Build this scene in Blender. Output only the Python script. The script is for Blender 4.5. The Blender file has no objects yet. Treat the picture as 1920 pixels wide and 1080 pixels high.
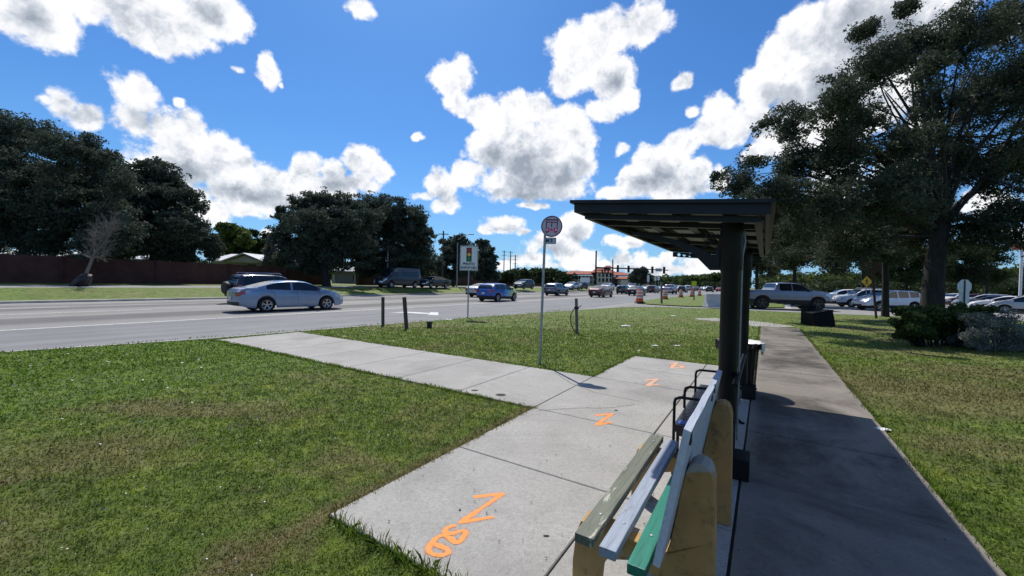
import bpy, math, random
import numpy as np
from mathutils import Vector, Matrix
from mathutils.geometry import tessellate_polygon

random.seed(7)
RNG = np.random.default_rng(11)
scene = bpy.context.scene
COL = scene.collection
R_ = math.radians

# ------------------------------------------------------------------ camera
F = 750.0
CAMH = 1.6
cam_d = bpy.data.cameras.new("camera")
cam = bpy.data.objects.new("camera", cam_d)
COL.objects.link(cam)
CAMR = Matrix.Rotation(R_(90 - 0.86), 3, 'X') @ Matrix.Rotation(R_(1.24), 3, 'Z')
cam.matrix_world = Matrix.Translation((0, 0, CAMH)) @ CAMR.to_4x4()
cam_d.sensor_width = 36
cam_d.lens = 36 * F / 1920
cam_d.clip_start = 0.05
cam_d.clip_end = 6000
scene.camera = cam


def ray(px, py):
    return CAMR @ Vector(((px - 960) / F, (540 - py) / F, -1))


def P(px, py, z=0.0):
    """where the sight line through a photo pixel meets the level z"""
    d = ray(px, py)
    t = (z - CAMH) / d.z
    return Vector((d.x * t, d.y * t, z))


def D(px, py, Y):
    """point at distance Y along the view axis"""
    d = ray(px, py)
    t = Y / d.y
    return Vector((d.x * t, Y, CAMH + d.z * t))


TH = R_(32.3)
SD, CD = math.sin(TH), math.cos(TH)
DIR = Vector((SD, CD, 0))      # along the pavement and the road
NRM = Vector((-CD, SD, 0))     # towards the road
YAW = math.atan2(CD, SD)       # heading of cars driving along DIR


def W(u, v, z=0.0):
    return Vector((SD * v - CD * u, CD * v + SD * u, z))


def UV(p):
    return (-CD * p[0] + SD * p[1], SD * p[0] + CD * p[1])


# ------------------------------------------------------------------ materials
def new_mat(name):
    m = bpy.data.materials.new(name)
    m.use_nodes = True
    nt = m.node_tree
    b = nt.nodes['Principled BSDF']
    return m, nt, b


def nd(nt, typ, **kw):
    n = nt.nodes.new(typ)
    for k, v in kw.items():
        if k.startswith('i_'):
            n.inputs[k[2:].replace('_', ' ')].default_value = v
        else:
            setattr(n, k, v)
    return n


def ramp(nt, fac, stops):
    r = nt.nodes.new('ShaderNodeValToRGB')
    el = r.color_ramp.elements
    while len(el) < len(stops):
        el.new(0.5)
    for e, (p, c) in zip(el, stops):
        e.position = p
        e.color = (*c, 1) if len(c) == 3 else c
    nt.links.new(fac, r.inputs[0])
    return r


def noise(nt, vec, scale, detail=4, rough=0.55, dist=0.0):
    n = nt.nodes.new('ShaderNodeTexNoise')
    n.inputs['Scale'].default_value = scale
    n.inputs['Detail'].default_value = detail
    n.inputs['Roughness'].default_value = rough
    n.inputs['Distortion'].default_value = dist
    if vec is not None:
        nt.links.new(vec, n.inputs['Vector'])
    return n.outputs['Fac']


def mixc(nt, fac, a, b, mode='MIX'):
    n = nt.nodes.new('ShaderNodeMix')
    n.data_type = 'RGBA'
    n.blend_type = mode
    for sock, val in ((n.inputs[0], fac), (n.inputs[6], a), (n.inputs[7], b)):
        if hasattr(val, 'is_linked') or hasattr(val, 'links'):
            nt.links.new(val, sock)
        elif isinstance(val, (int, float)):
            sock.default_value = val
        else:
            sock.default_value = (*val, 1)
    return n.outputs[2]


def mth(nt, op, a, b=None, c=None, clamp=False):
    n = nt.nodes.new('ShaderNodeMath')
    n.operation = op
    n.use_clamp = clamp
    for s, v in zip(n.inputs, (a, b, c)):
        if v is None:
            continue
        if isinstance(v, (int, float)):
            s.default_value = v
        else:
            nt.links.new(v, s)
    return n.outputs[0]


def objco(nt):
    return nt.nodes.new('ShaderNodeTexCoord').outputs['Object']


def worldpos(nt):
    return nt.nodes.new('ShaderNodeNewGeometry').outputs['Position']


def noisy(name, c1, c2, scale=8, rough=0.7, metal=0.0, bump=0.0, detail=5, lo=0.3, hi=0.7, spec=0.4, stretch=None):
    m, nt, b = new_mat(name)
    co = objco(nt)
    if stretch:
        mp = nt.nodes.new('ShaderNodeMapping')
        mp.inputs['Scale'].default_value = stretch
        nt.links.new(co, mp.inputs['Vector'])
        co = mp.outputs[0]
    f = noise(nt, co, scale, detail)
    r = ramp(nt, f, [(lo, c1), (hi, c2)])
    nt.links.new(r.outputs[0], b.inputs['Base Color'])
    b.inputs['Roughness'].default_value = rough
    b.inputs['Metallic'].default_value = metal
    b.inputs['Specular IOR Level'].default_value = spec
    if bump:
        bp = nt.nodes.new('ShaderNodeBump')
        bp.inputs['Strength'].default_value = bump
        bp.inputs['Distance'].default_value = 0.01
        nt.links.new(f, bp.inputs['Height'])
        nt.links.new(bp.outputs[0], b.inputs['Normal'])
    return m


def paint(name, c, metal=0.3, rough=0.35, coat=0.6):
    m, nt, b = new_mat(name)
    f = noise(nt, objco(nt), 3.0, 4)
    r = ramp(nt, f, [(0.3, tuple(x * 0.9 for x in c)), (0.7, tuple(min(1, x * 1.05) for x in c))])
    nt.links.new(r.outputs[0], b.inputs['Base Color'])
    b.inputs['Metallic'].default_value = metal
    b.inputs['Roughness'].default_value = rough
    b.inputs['Coat Weight'].default_value = coat
    b.inputs['Coat Roughness'].default_value = 0.06
    return m


MT = {}
MT['black_metal'] = noisy('black_metal', (0.004, 0.004, 0.005), (0.008, 0.008, 0.010), 6, 0.5, 0.0, 0.05, spec=0.25)
MT['roof_metal'] = noisy('roof_metal', (0.009, 0.010, 0.014), (0.016, 0.017, 0.023), 5, 0.5, 0.0, 0.05, spec=0.3)
MT['seat_metal'] = noisy('seat_metal', (0.03, 0.03, 0.035), (0.05, 0.05, 0.056), 6, 0.35, 0.4, 0.05)
MT['galv'] = noisy('galvanised_steel', (0.22, 0.24, 0.26), (0.36, 0.38, 0.40), 25, 0.5, 0.6)
MT['alu_back'] = noisy('bare_aluminium', (0.55, 0.57, 0.62), (0.7, 0.72, 0.76), 9, 0.45, 0.3)
MT['sign_white'] = noisy('sign_white', (0.66, 0.66, 0.68), (0.76, 0.76, 0.78), 12, 0.5)
MT['sign_black'] = noisy('sign_black', (0.012, 0.012, 0.014), (0.02, 0.02, 0.022), 12, 0.5)
MT['sign_red'] = noisy('sign_red', (0.45, 0.02, 0.03), (0.55, 0.03, 0.04), 12, 0.5)
MT['sign_amber'] = noisy('sign_amber', (0.7, 0.42, 0.05), (0.8, 0.5, 0.08), 12, 0.5)
MT['sign_green'] = noisy('sign_green', (0.0, 0.22, 0.08), (0.01, 0.28, 0.1), 12, 0.5)
MT['sign_yellow'] = noisy('sign_yellow', (0.75, 0.4, 0.01), (0.85, 0.48, 0.02), 12, 0.5)
MT['bus_rim'] = noisy('bus_sign_rim', (0.10, 0.03, 0.09), (0.14, 0.04, 0.12), 12, 0.5)
MT['bus_pink'] = noisy('bus_sign_pink', (0.50, 0.02, 0.14), (0.58, 0.03, 0.18), 12, 0.5)
MT['bus_face'] = noisy('bus_sign_face', (0.42, 0.38, 0.42), (0.5, 0.46, 0.5), 12, 0.5)
MT['plate_grey'] = noisy('plate_grey', (0.28, 0.34, 0.40), (0.36, 0.42, 0.48), 12, 0.5)
MT['lime'] = noisy('sign_lime', (0.5, 0.6, 0.02), (0.6, 0.7, 0.04), 12, 0.5)
MT['rust'] = noisy('rusty_brown', (0.05, 0.022, 0.016), (0.11, 0.05, 0.035), 14, 0.8)
MT['tyre'] = noisy('tyre_rubber', (0.009, 0.009, 0.010), (0.018, 0.018, 0.019), 20, 0.85)
MT['rim'] = noisy('alloy_rim', (0.36, 0.36, 0.38), (0.48, 0.48, 0.50), 10, 0.3, 0.8)
MT['dark_rim'] = noisy('dark_rim', (0.05, 0.048, 0.045), (0.10, 0.095, 0.085), 10, 0.45, 0.5)
MT['dark_plastic'] = noisy('dark_plastic', (0.012, 0.012, 0.014), (0.022, 0.022, 0.025), 15, 0.6)
MT['utility_black'] = noisy('utility_black', (0.005, 0.005, 0.006), (0.010, 0.010, 0.011), 15, 0.7, spec=0.15)
MT['taillight'] = paint('taillight_red', (0.30, 0.008, 0.014), 0.0, 0.2, 1.0)
MT['headlight'] = paint('headlight_glass', (0.55, 0.57, 0.6), 0.2, 0.1, 1.0)
MT['chrome'] = noisy('chrome', (0.6, 0.6, 0.62), (0.7, 0.7, 0.72), 5, 0.15, 1.0)
MT['plate_white'] = noisy('number_plate', (0.55, 0.55, 0.52), (0.65, 0.65, 0.62), 30, 0.5)
g, nt, b = new_mat('tinted_glass')
f = noise(nt, objco(nt), 1.5, 3)
r = ramp(nt, f, [(0.3, (0.006, 0.008, 0.012)), (0.7, (0.016, 0.02, 0.028))])
nt.links.new(r.outputs[0], b.inputs['Base Color'])
b.inputs['Roughness'].default_value = 0.04
b.inputs['Specular IOR Level'].default_value = 0.6
MT['glass'] = g


# grass colour shared by the lawn sheet and the blades
def grass_group():
    gt = bpy.data.node_groups.new('grass_colour', 'ShaderNodeTree')
    gt.interface.new_socket('Color', in_out='OUTPUT', socket_type='NodeSocketColor')
    gt.interface.new_socket('Fac', in_out='OUTPUT', socket_type='NodeSocketFloat')
    out = gt.nodes.new('NodeGroupOutput')
    pos = worldpos(gt)
    big = noise(gt, pos, 0.42, 5, 0.62, 0.6)
    mid = noise(gt, pos, 1.9, 5, 0.6)
    fine = noise(gt, pos, 14.0, 5, 0.65)
    base = ramp(gt, mid, [(0.30, (0.090, 0.160, 0.018)), (0.52, (0.152, 0.228, 0.034)), (0.72, (0.255, 0.305, 0.062))])
    c = mixc(gt, ramp(gt, fine, [(0.35, (0, 0, 0)), (0.68, (1, 1, 1))]).outputs[0], mixc(gt, 0.5, base.outputs[0], (0.065, 0.09, 0.012)), base.outputs[0])
    # thin brown turf where the lawn is worn
    worn = mth(gt, 'ADD', mth(gt, 'MULTIPLY', big, 0.8), mth(gt, 'MULTIPLY', fine, 0.3))
    wf = ramp(gt, worn, [(0.56, (0, 0, 0)), (0.72, (0.85, 0.85, 0.85))]).outputs[0]
    # named worn patches: (x, y, rx, ry, amount)
    acc = wf
    patches = []
    for (px, py, rx, ry, a) in [(160, 850, 1.0, 0.55, 0.9), (330, 770, 1.5, 0.35, 1.0), (470, 770, 1.2, 0.4, 0.75), (20, 900, 0.4, 0.3, 0.9), (650, 870, 0.45, 0.18, 0.9),
                                (450, 1050, 0.35, 0.16, 1.0), (600, 900, 0.9, 0.1, 0.6), (560, 1010, 0.5, 0.16, 0.7), (1780, 690, 2.0, 0.4, 0.9), (1800, 760, 2.2, 0.7, 0.9),
                                (1740, 660, 2.4, 0.9, 0.8), (1700, 640, 2.2, 1.1, 0.8), (1650, 600, 3.0, 1.6, 0.6), (1850, 840, 1.0, 0.6, 0.9), (800, 612, 1.4, 0.5, 1.0), (720, 615, 0.9, 0.4, 1.0),
                                (860, 625, 1.0, 0.35, 0.7), (1750, 730, 2.6, 1.5, 1.1), (1850, 700, 2.0, 1.2, 1.0), (1650, 620, 2.5, 2.0, .8), (1250, 600, 5.0, 1.2, 0.35), (1600, 700, 1.5, 1.0, 0.6)]:
        p = P(px, py)
        patches.append((p.x, p.y, rx, ry, a))
    pw = gt.nodes.new('ShaderNodeVectorMath'); pw.operation = 'ADD'
    wn = gt.nodes.new('ShaderNodeTexNoise'); wn.inputs['Scale'].default_value = 1.6; wn.inputs['Detail'].default_value = 4
    gt.links.new(pos, wn.inputs['Vector'])
    ws = gt.nodes.new('ShaderNodeVectorMath'); ws.operation = 'MULTIPLY_ADD'
    gt.links.new(wn.outputs['Color'], ws.inputs[0]); ws.inputs[1].default_value = (1.3, 1.3, 0); ws.inputs[2].default_value = (-0.65, -0.65, 0)
    gt.links.new(pos, pw.inputs[0]); gt.links.new(ws.outputs[0], pw.inputs[1])
    flat = gt.nodes.new('ShaderNodeVectorMath'); flat.operation = 'MULTIPLY'
    gt.links.new(pw.outputs[0], flat.inputs[0]); flat.inputs[1].default_value = (1, 1, 0)
    for (x, y, rx, ry, a) in patches:
        s = gt.nodes.new('ShaderNodeVectorMath'); s.operation = 'MULTIPLY_ADD'
        gt.links.new(flat.outputs[0], s.inputs[0])
        s.inputs[1].default_value = (1 / rx, 1 / ry, 0); s.inputs[2].default_value = (-x / rx, -y / ry, 0)
        l = gt.nodes.new('ShaderNodeVectorMath'); l.operation = 'LENGTH'
        gt.links.new(s.outputs[0], l.inputs[0])
        mr = gt.nodes.new('ShaderNodeMapRange')
        mr.inputs['From Min'].default_value = 1.15; mr.inputs['From Max'].default_value = 0.45
        mr.inputs['To Min'].default_value = 0; mr.inputs['To Max'].default_value = a * .75
        gt.links.new(l.outputs['Value'], mr.inputs['Value'])
        acc = mth(gt, 'MAXIMUM', acc, mr.outputs[0])
    # position across and along the pavement
    du = gt.nodes.new('ShaderNodeVectorMath'); du.operation = 'DOT_PRODUCT'; gt.links.new(pos, du.inputs[0]); du.inputs[1].default_value = tuple(NRM)
    dv_ = gt.nodes.new('ShaderNodeVectorMath'); dv_.operation = 'DOT_PRODUCT'; gt.links.new(pos, dv_.inputs[0]); dv_.inputs[1].default_value = tuple(DIR)
    uu, vv_ = du.outputs['Value'], dv_.outputs['Value']
    # bare soil along the slab edge
    ed = mth(gt, 'SUBTRACT', 1.0, mth(gt, 'DIVIDE', mth(gt, 'ABSOLUTE', mth(gt, 'SUBTRACT', uu, 2.46)), 0.16), clamp=True)
    ed = mth(gt, 'MULTIPLY', mth(gt, 'MULTIPLY', ed, mth(gt, 'LESS_THAN', vv_, 4.45)), 1.1)
    acc = mth(gt, 'MAXIMUM', acc, ed)
    # longer, lusher strip by the kerb on the left
    wig = mth(gt, 'ADD', uu, mth(gt, 'MULTIPLY', mth(gt, 'SUBTRACT', big, .5), 1.6))
    lush = gt.nodes.new('ShaderNodeMapRange'); lush.interpolation_type = 'SMOOTHSTEP'; lush.inputs['From Min'].default_value = 6.5; lush.inputs['From Max'].default_value = 7.2
    gt.links.new(wig, lush.inputs['Value'])
    lf = mth(gt, 'MULTIPLY', lush.outputs[0], mth(gt, 'LESS_THAN', vv_, 4.45))
    acc = mth(gt, 'MULTIPLY', acc, mth(gt, 'SUBTRACT', 1.0, mth(gt, 'MULTIPLY', lf, .85)))
    lushc = ramp(gt, mid, [(0.3, (0.080, 0.155, 0.016)), (0.7, (0.155, 0.240, 0.034))]).outputs[0]
    c = mixc(gt, mth(gt, 'MULTIPLY', lf, .8), c, lushc)
    clump = noise(gt, pos, 5.5, 4, 0.65, 0.5)
    c = mixc(gt, 1.0, c, ramp(gt, clump, [(0.32, (0.55, 0.58, 0.5)), (0.5, (1.0, 1.0, 1.0)), (0.68, (1.55, 1.42, 1.25))]).outputs[0], 'MULTIPLY')
    acc = mth(gt, 'MULTIPLY', acc, mth(gt, 'ADD', mth(gt, 'MULTIPLY', fine, 1.5), 0.1), clamp=True)
    brown = ramp(gt, mid, [(0.3, (0.165, 0.130, 0.058)), (0.7, (0.27, 0.225, 0.11))]).outputs[0]
    col = mixc(gt, acc, c, brown)
    gt.links.new(col, out.inputs['Color'])
    gt.links.new(acc, out.inputs['Fac'])
    return gt


GRASS = grass_group()


def grass_mat(name, blades=False):
    m, nt, b = new_mat(name)
    gnode = nt.nodes.new('ShaderNodeGroup'); gnode.node_tree = GRASS
    col = gnode.outputs['Color']
    b.inputs['Roughness'].default_value = 0.75
    b.inputs['Specular IOR Level'].default_value = 0.25
    if blades:
        geo = nt.nodes.new('ShaderNodeNewGeometry')
        v = ramp(nt, geo.outputs['Random Per Island'], [(0.0, (0.75, 0.77, 0.65)), (0.5, (1.0, 1.0, 1.0)), (1.0, (1.4, 1.35, 1.25))])
        col = mixc(nt, 1.0, col, v.outputs[0], 'MULTIPLY')
        tr = nt.nodes.new('ShaderNodeBsdfTranslucent')
        nt.links.new(col, tr.inputs['Color'])
        mx = nt.nodes.new('ShaderNodeMixShader'); mx.inputs[0].default_value = 0.42
        nt.links.new(b.outputs[0], mx.inputs[1]); nt.links.new(tr.outputs[0], mx.inputs[2])
        nt.links.new(mx.outputs[0], nt.nodes['Material Output'].inputs['Surface'])
    else:
        col = mixc(nt, 0.25, col, (0.03, 0.035, 0.01))
        hb = noise(nt, worldpos(nt), 22.0, 6, 0.7)
        bp = nt.nodes.new('ShaderNodeBump'); bp.inputs['Strength'].default_value = 0.9; bp.inputs['Distance'].default_value = 0.06
        nt.links.new(hb, bp.inputs['Height']); nt.links.new(bp.outputs[0], b.inputs['Normal'])
    nt.links.new(col, b.inputs['Base Color'])
    return m


MT['lawn'] = grass_mat('lawn_turf')
MT['blades'] = grass_mat('grass_blades', True)


def concrete(name, c1, c2, dirt, dirt_lo, dirt_hi, dirt_amt, sp=0.45, edges=None):
    m, nt, b = new_mat(name)
    pos = worldpos(nt)
    n1 = noise(nt, pos, 1.1, 6, 0.6, 0.4)
    n2 = noise(nt, pos, 0.55, 7, 0.68, 0.8)
    n3 = noise(nt, pos, 260.0, 2, 0.6)
    n4 = noise(nt, pos, 34.0, 5, 0.7)
    base = ramp(nt, n1, [(0.3, c1), (0.7, c2)]).outputs[0]
    d = ramp(nt, n2, [(dirt_lo, (0, 0, 0)), (dirt_hi, (dirt_amt,) * 3)]).outputs[0]
    col = mixc(nt, d, base, dirt)
    grit = ramp(nt, n3, [(0.38, (1 - sp * 0.55,) * 3), (0.5, (1, 1, 1)), (0.66, (1 + sp * 0.6,) * 3)]).outputs[0]
    col = mixc(nt, 1.0, col, grit, 'MULTIPLY')
    col = mixc(nt, 1.0, col, ramp(nt, n4, [(0.34, (0.86,) * 3), (0.5, (1, 1, 1)), (0.68, (1.10,) * 3)]).outputs[0], 'MULTIPLY')
    if edges:
        du = nt.nodes.new('ShaderNodeVectorMath'); du.operation = 'DOT_PRODUCT'; nt.links.new(pos, du.inputs[0]); du.inputs[1].default_value = tuple(NRM)
        e = mth(nt, 'ABSOLUTE', mth(nt, 'ADD', du.outputs['Value'], 0.53))
        e = mth(nt, 'ADD', e, mth(nt, 'MULTIPLY', mth(nt, 'SUBTRACT', n4, .5), .25))
        ef = nt.nodes.new('ShaderNodeMapRange'); ef.interpolation_type = 'SMOOTHSTEP'; ef.inputs['From Min'].default_value = .50; ef.inputs['From Max'].default_value = .66; ef.inputs['To Max'].default_value = .75
        nt.links.new(e, ef.inputs['Value'])
        col = mixc(nt, ef.outputs[0], col, edges)
    nt.links.new(col, b.inputs['Base Color'])
    b.inputs['Roughness'].default_value = 0.85
    b.inputs['Specular IOR Level'].default_value = 0.25
    bp = nt.nodes.new('ShaderNodeBump'); bp.inputs['Strength'].default_value = 0.25; bp.inputs['Distance'].default_value = 0.004
    nt.links.new(n3, bp.inputs['Height']); nt.links.new(bp.outputs[0], b.inputs['Normal'])
    return m


MT['slab'] = concrete('pale_concrete', (0.28, 0.270, 0.252), (0.355, 0.343, 0.322), (0.185, 0.18, 0.17), 0.50, 0.72, 0.8)
MT['walk'] = concrete('weathered_concrete', (0.165, 0.146, 0.122), (0.225, 0.200, 0.168), (0.055, 0.047, 0.040), 0.42, 0.60, 0.9, 0.45, (0.20, 0.18, 0.155))
MT['kerb'] = concrete('kerb_concrete', (0.34, 0.33, 0.30), (0.44, 0.42, 0.39), (0.18, 0.17, 0.15), 0.5, 0.7, 0.7)
MT['drive'] = concrete('driveway_concrete', (0.22, 0.215, 0.205), (0.29, 0.282, 0.27), (0.15, 0.147, 0.143), 0.5, 0.7, 0.7)
MT['lot'] = concrete('parking_asphalt', (0.20, 0.20, 0.20), (0.27, 0.27, 0.27), (0.13, 0.13, 0.13), 0.5, 0.7, 0.7)
MT['soil'] = noisy('soil', (0.05, 0.04, 0.025), (0.10, 0.08, 0.05), 6, 0.9)
MT['joint'] = noisy('joint_dirt', (0.03, 0.027, 0.02), (0.06, 0.05, 0.04), 9, 0.95)

# asphalt with wheel tracks worn along the lanes
m, nt, b = new_mat('asphalt')
pos = worldpos(nt)
dotn = nt.nodes.new('ShaderNodeVectorMath'); dotn.operation = 'DOT_PRODUCT'
nt.links.new(pos, dotn.inputs[0]); dotn.inputs[1].default_value = tuple(NRM)
u = dotn.outputs['Value']
wob = mth(nt, 'MULTIPLY', mth(nt, 'SUBTRACT', noise(nt, pos, 0.12, 3), 0.5), 0.5)
uw = mth(nt, 'ADD', u, wob)
us = nt.nodes.new('ShaderNodeMapRange'); us.inputs['From Min'].default_value = 10; us.inputs['From Max'].default_value = 35
nt.links.new(uw, us.inputs['Value'])
def up(x): return (x - 10) / 25
A = (0.190, 0.189, 0.195); B_ = (0.235, 0.226, 0.215); Dk = (0.128, 0.125, 0.125)
lane = ramp(nt, us.outputs[0], [(0, A), (up(18.2), A), (up(18.7), B_), (up(19.6), B_), (up(20.6), (0.12, 0.117, 0.117)), (up(21.6), Dk), (up(22.3), Dk), (up(23.2), B_), (up(26.4), B_), (up(27.4), Dk), (up(28.2), Dk), (up(29.2), B_), (up(30.5), (0.15, 0.147, 0.143)), (up(31.6), B_)])
# streaks stretched along the driving direction
mp = nt.nodes.new('ShaderNodeMapping'); mp.vector_type = 'TEXTURE'
mp.inputs['Rotation'].default_value = (0, 0, YAW); mp.inputs['Scale'].default_value = (16, 0.6, 1)
nt.links.new(pos, mp.inputs['Vector'])
st = noise(nt, mp.outputs[0], 1.0, 5, 0.6)
col = mixc(nt, 1.0, lane.outputs[0], ramp(nt, st, [(0.3, (0.82,) * 3), (0.7, (1.14,) * 3)]).outputs[0], 'MULTIPLY')
gr = noise(nt, pos, 60, 3, 0.6)
col = mixc(nt, 1.0, col, ramp(nt, gr, [(0.35, (0.8,) * 3), (0.65, (1.2,) * 3)]).outputs[0], 'MULTIPLY')
bl = noise(nt, pos, 0.5, 5, 0.6)
col = mixc(nt, 1.0, col, ramp(nt, bl, [(0.35, (0.9,) * 3), (0.65, (1.06,) * 3)]).outputs[0], 'MULTIPLY')
nt.links.new(col, b.inputs['Base Color'])
b.inputs['Roughness'].default_value = 0.85
b.inputs['Specular IOR Level'].default_value = 0.3
MT['asphalt'] = m

m, nt, b = new_mat('road_paint')
wear = noise(nt, worldpos(nt), 9, 6, 0.7)
col = ramp(nt, wear, [(0.36, (0.26, 0.26, 0.26)), (0.5, (0.55, 0.55, 0.54)), (0.8, (0.68, 0.68, 0.67))]).outputs[0]
nt.links.new(col, b.inputs['Base Color']); b.inputs['Roughness'].default_value = 0.7
MT['road_paint'] = m
m, nt, b = new_mat('orange_marking_paint')
wear = noise(nt, worldpos(nt), 45, 5, 0.7)
col = ramp(nt, wear, [(0.34, (0.5, 0.24, 0.1)), (0.5, (0.78, 0.22, 0.02)), (0.8, (0.85, 0.27, 0.03))]).outputs[0]
nt.links.new(col, b.inputs['Base Color']); b.inputs['Roughness'].default_value = 0.7
MT['orange'] = m
m, nt, b = new_mat('faded_orange_marking_paint')
wear = noise(nt, worldpos(nt), 30, 5, 0.7)
col = ramp(nt, wear, [(0.42, (0.42, 0.36, 0.31)), (0.58, (0.72, 0.28, 0.10))]).outputs[0]
nt.links.new(col, b.inputs['Base Color']); b.inputs['Roughness'].default_value = 0.75
MT['orange_faded'] = m

m, nt, b = new_mat('orange_overspray')
sp1 = noise(nt, worldpos(nt), 330, 2, 0.6); sp2 = noise(nt, worldpos(nt), 26, 4, 0.6)
al = mth(nt, 'ADD', mth(nt, 'MULTIPLY', mth(nt, 'SUBTRACT', sp1, .52), 4.0), mth(nt, 'MULTIPLY', mth(nt, 'SUBTRACT', sp2, .5), 3.0), clamp=True)
b.inputs['Base Color'].default_value = (0.78, 0.25, 0.04, 1); b.inputs['Roughness'].default_value = 0.8
nt.links.new(mth(nt, 'MULTIPLY', al, .75), b.inputs['Alpha'])
MT['overspray'] = m


def leaf_mat(name, c1, c2, trans=0.25, sc=0.35):
    m, nt, b = new_mat(name)
    geo = nt.nodes.new('ShaderNodeNewGeometry')
    n = noise(nt, geo.outputs['Position'], sc, 4, 0.6)
    f = mth(nt, 'ADD', mth(nt, 'MULTIPLY', n, 0.9), mth(nt, 'MULTIPLY', mth(nt, 'SUBTRACT', geo.outputs['Random Per Island'], 0.5), 0.5))
    col = ramp(nt, f, [(0.2, c1), (0.75, c2)]).outputs[0]
    nt.links.new(col, b.inputs['Base Color'])
    b.inputs['Roughness'].default_value = 0.7
    b.inputs['Specular IOR Level'].default_value = 0.12
    tr = nt.nodes.new('ShaderNodeBsdfTranslucent'); nt.links.new(col, tr.inputs['Color'])
    mx = nt.nodes.new('ShaderNodeMixShader'); mx.inputs[0].default_value = trans
    nt.links.new(b.outputs[0], mx.inputs[1]); nt.links.new(tr.outputs[0], mx.inputs[2])
    nt.links.new(mx.outputs[0], nt.nodes['Material Output'].inputs['Surface'])
    return m


MT['oak_leaf'] = leaf_mat('oak_leaf', (0.044, 0.058, 0.042), (0.100, 0.120, 0.075), 0.28)
MT['far_oak_leaf'] = leaf_mat('far_oak_leaf', (0.045, 0.062, 0.050), (0.100, 0.126, 0.084), 0.28)
MT['light_leaf'] = leaf_mat('light_leaf', (0.05, 0.085, 0.02), (0.13, 0.17, 0.045), 0.35)
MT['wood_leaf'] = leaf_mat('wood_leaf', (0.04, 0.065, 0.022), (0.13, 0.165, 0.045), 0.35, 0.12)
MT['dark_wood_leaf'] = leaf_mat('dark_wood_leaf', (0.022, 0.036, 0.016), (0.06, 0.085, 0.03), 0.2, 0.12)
MT['grey_leaf'] = leaf_mat('grey_leaf', (0.10, 0.115, 0.095), (0.20, 0.21, 0.18), 0.2)
MT['silver_leaf'] = leaf_mat('silver_leaf', (0.12, 0.14, 0.11), (0.27, 0.29, 0.24), 0.2, 1.5)
MT['bush_leaf'] = leaf_mat('bush_leaf', (0.035, 0.06, 0.02), (0.10, 0.15, 0.04), 0.32, 1.5)
MT['bark'] = noisy('bark', (0.013, 0.011, 0.010), (0.040, 0.035, 0.032), 5, 0.9, 0, 0.5, stretch=(3, 3, 0.6))
MT['pale_bark'] = noisy('pale_bark', (0.11, 0.098, 0.088), (0.21, 0.19, 0.17), 5, 0.9, 0, 0.3)
MT['rail_wood'] = noisy('weathered_wood', (0.045, 0.038, 0.03), (0.10, 0.085, 0.07), 4, 0.85, stretch=(8, 8, 0.7))
MT['grey_wood'] = noisy('grey_wood', (0.10, 0.095, 0.09), (0.19, 0.18, 0.17), 4, 0.85, stretch=(8, 8, 0.7))
MT['wall_brick'] = noisy('dark_wall_render', (0.048, 0.020, 0.016), (0.090, 0.038, 0.030), 1.2, 0.9)
MT['house_wall'] = noisy('house_wall', (0.30, 0.28, 0.24), (0.38, 0.36, 0.31), 1.5, 0.9)
MT['house_roof'] = noisy('house_roof', (0.42, 0.43, 0.44), (0.55, 0.56, 0.57), 1.5, 0.7)
MT['white_wall'] = noisy('white_wall', (0.42, 0.43, 0.44), (0.52, 0.53, 0.54), 1.5, 0.9)
MT['garage_grey'] = noisy('garage_grey', (0.20, 0.20, 0.22), (0.26, 0.26, 0.28), 1.5, 0.8)
MT['cream'] = noisy('cream_render', (0.50, 0.44, 0.33), (0.60, 0.53, 0.40), 0.8, 0.9)
MT['tile'] = noisy('clay_tile', (0.20, 0.055, 0.035), (0.33, 0.10, 0.06), 3, 0.85)
MT['drum_orange'] = noisy('drum_orange', (0.62, 0.10, 0.015), (0.75, 0.14, 0.02), 8, 0.55)
MT['drum_white'] = noisy('drum_white', (0.6, 0.6, 0.58), (0.72, 0.72, 0.70), 8, 0.5)
MT['barrier'] = noisy('barrier_concrete', (0.40, 0.41, 0.42), (0.52, 0.53, 0.54), 3, 0.9)
MT['bag'] = noisy('bin_liner', (0.5, 0.5, 0.5), (0.68, 0.68, 0.68), 15, 0.4)
MT['litter'] = noisy('litter_white', (0.55, 0.55, 0.52), (0.75, 0.75, 0.72), 20, 0.8)
MT['panel'] = noisy('roof_light_panel', (0.14, 0.14, 0.135), (0.20, 0.20, 0.19), 4, 0.5)

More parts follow.
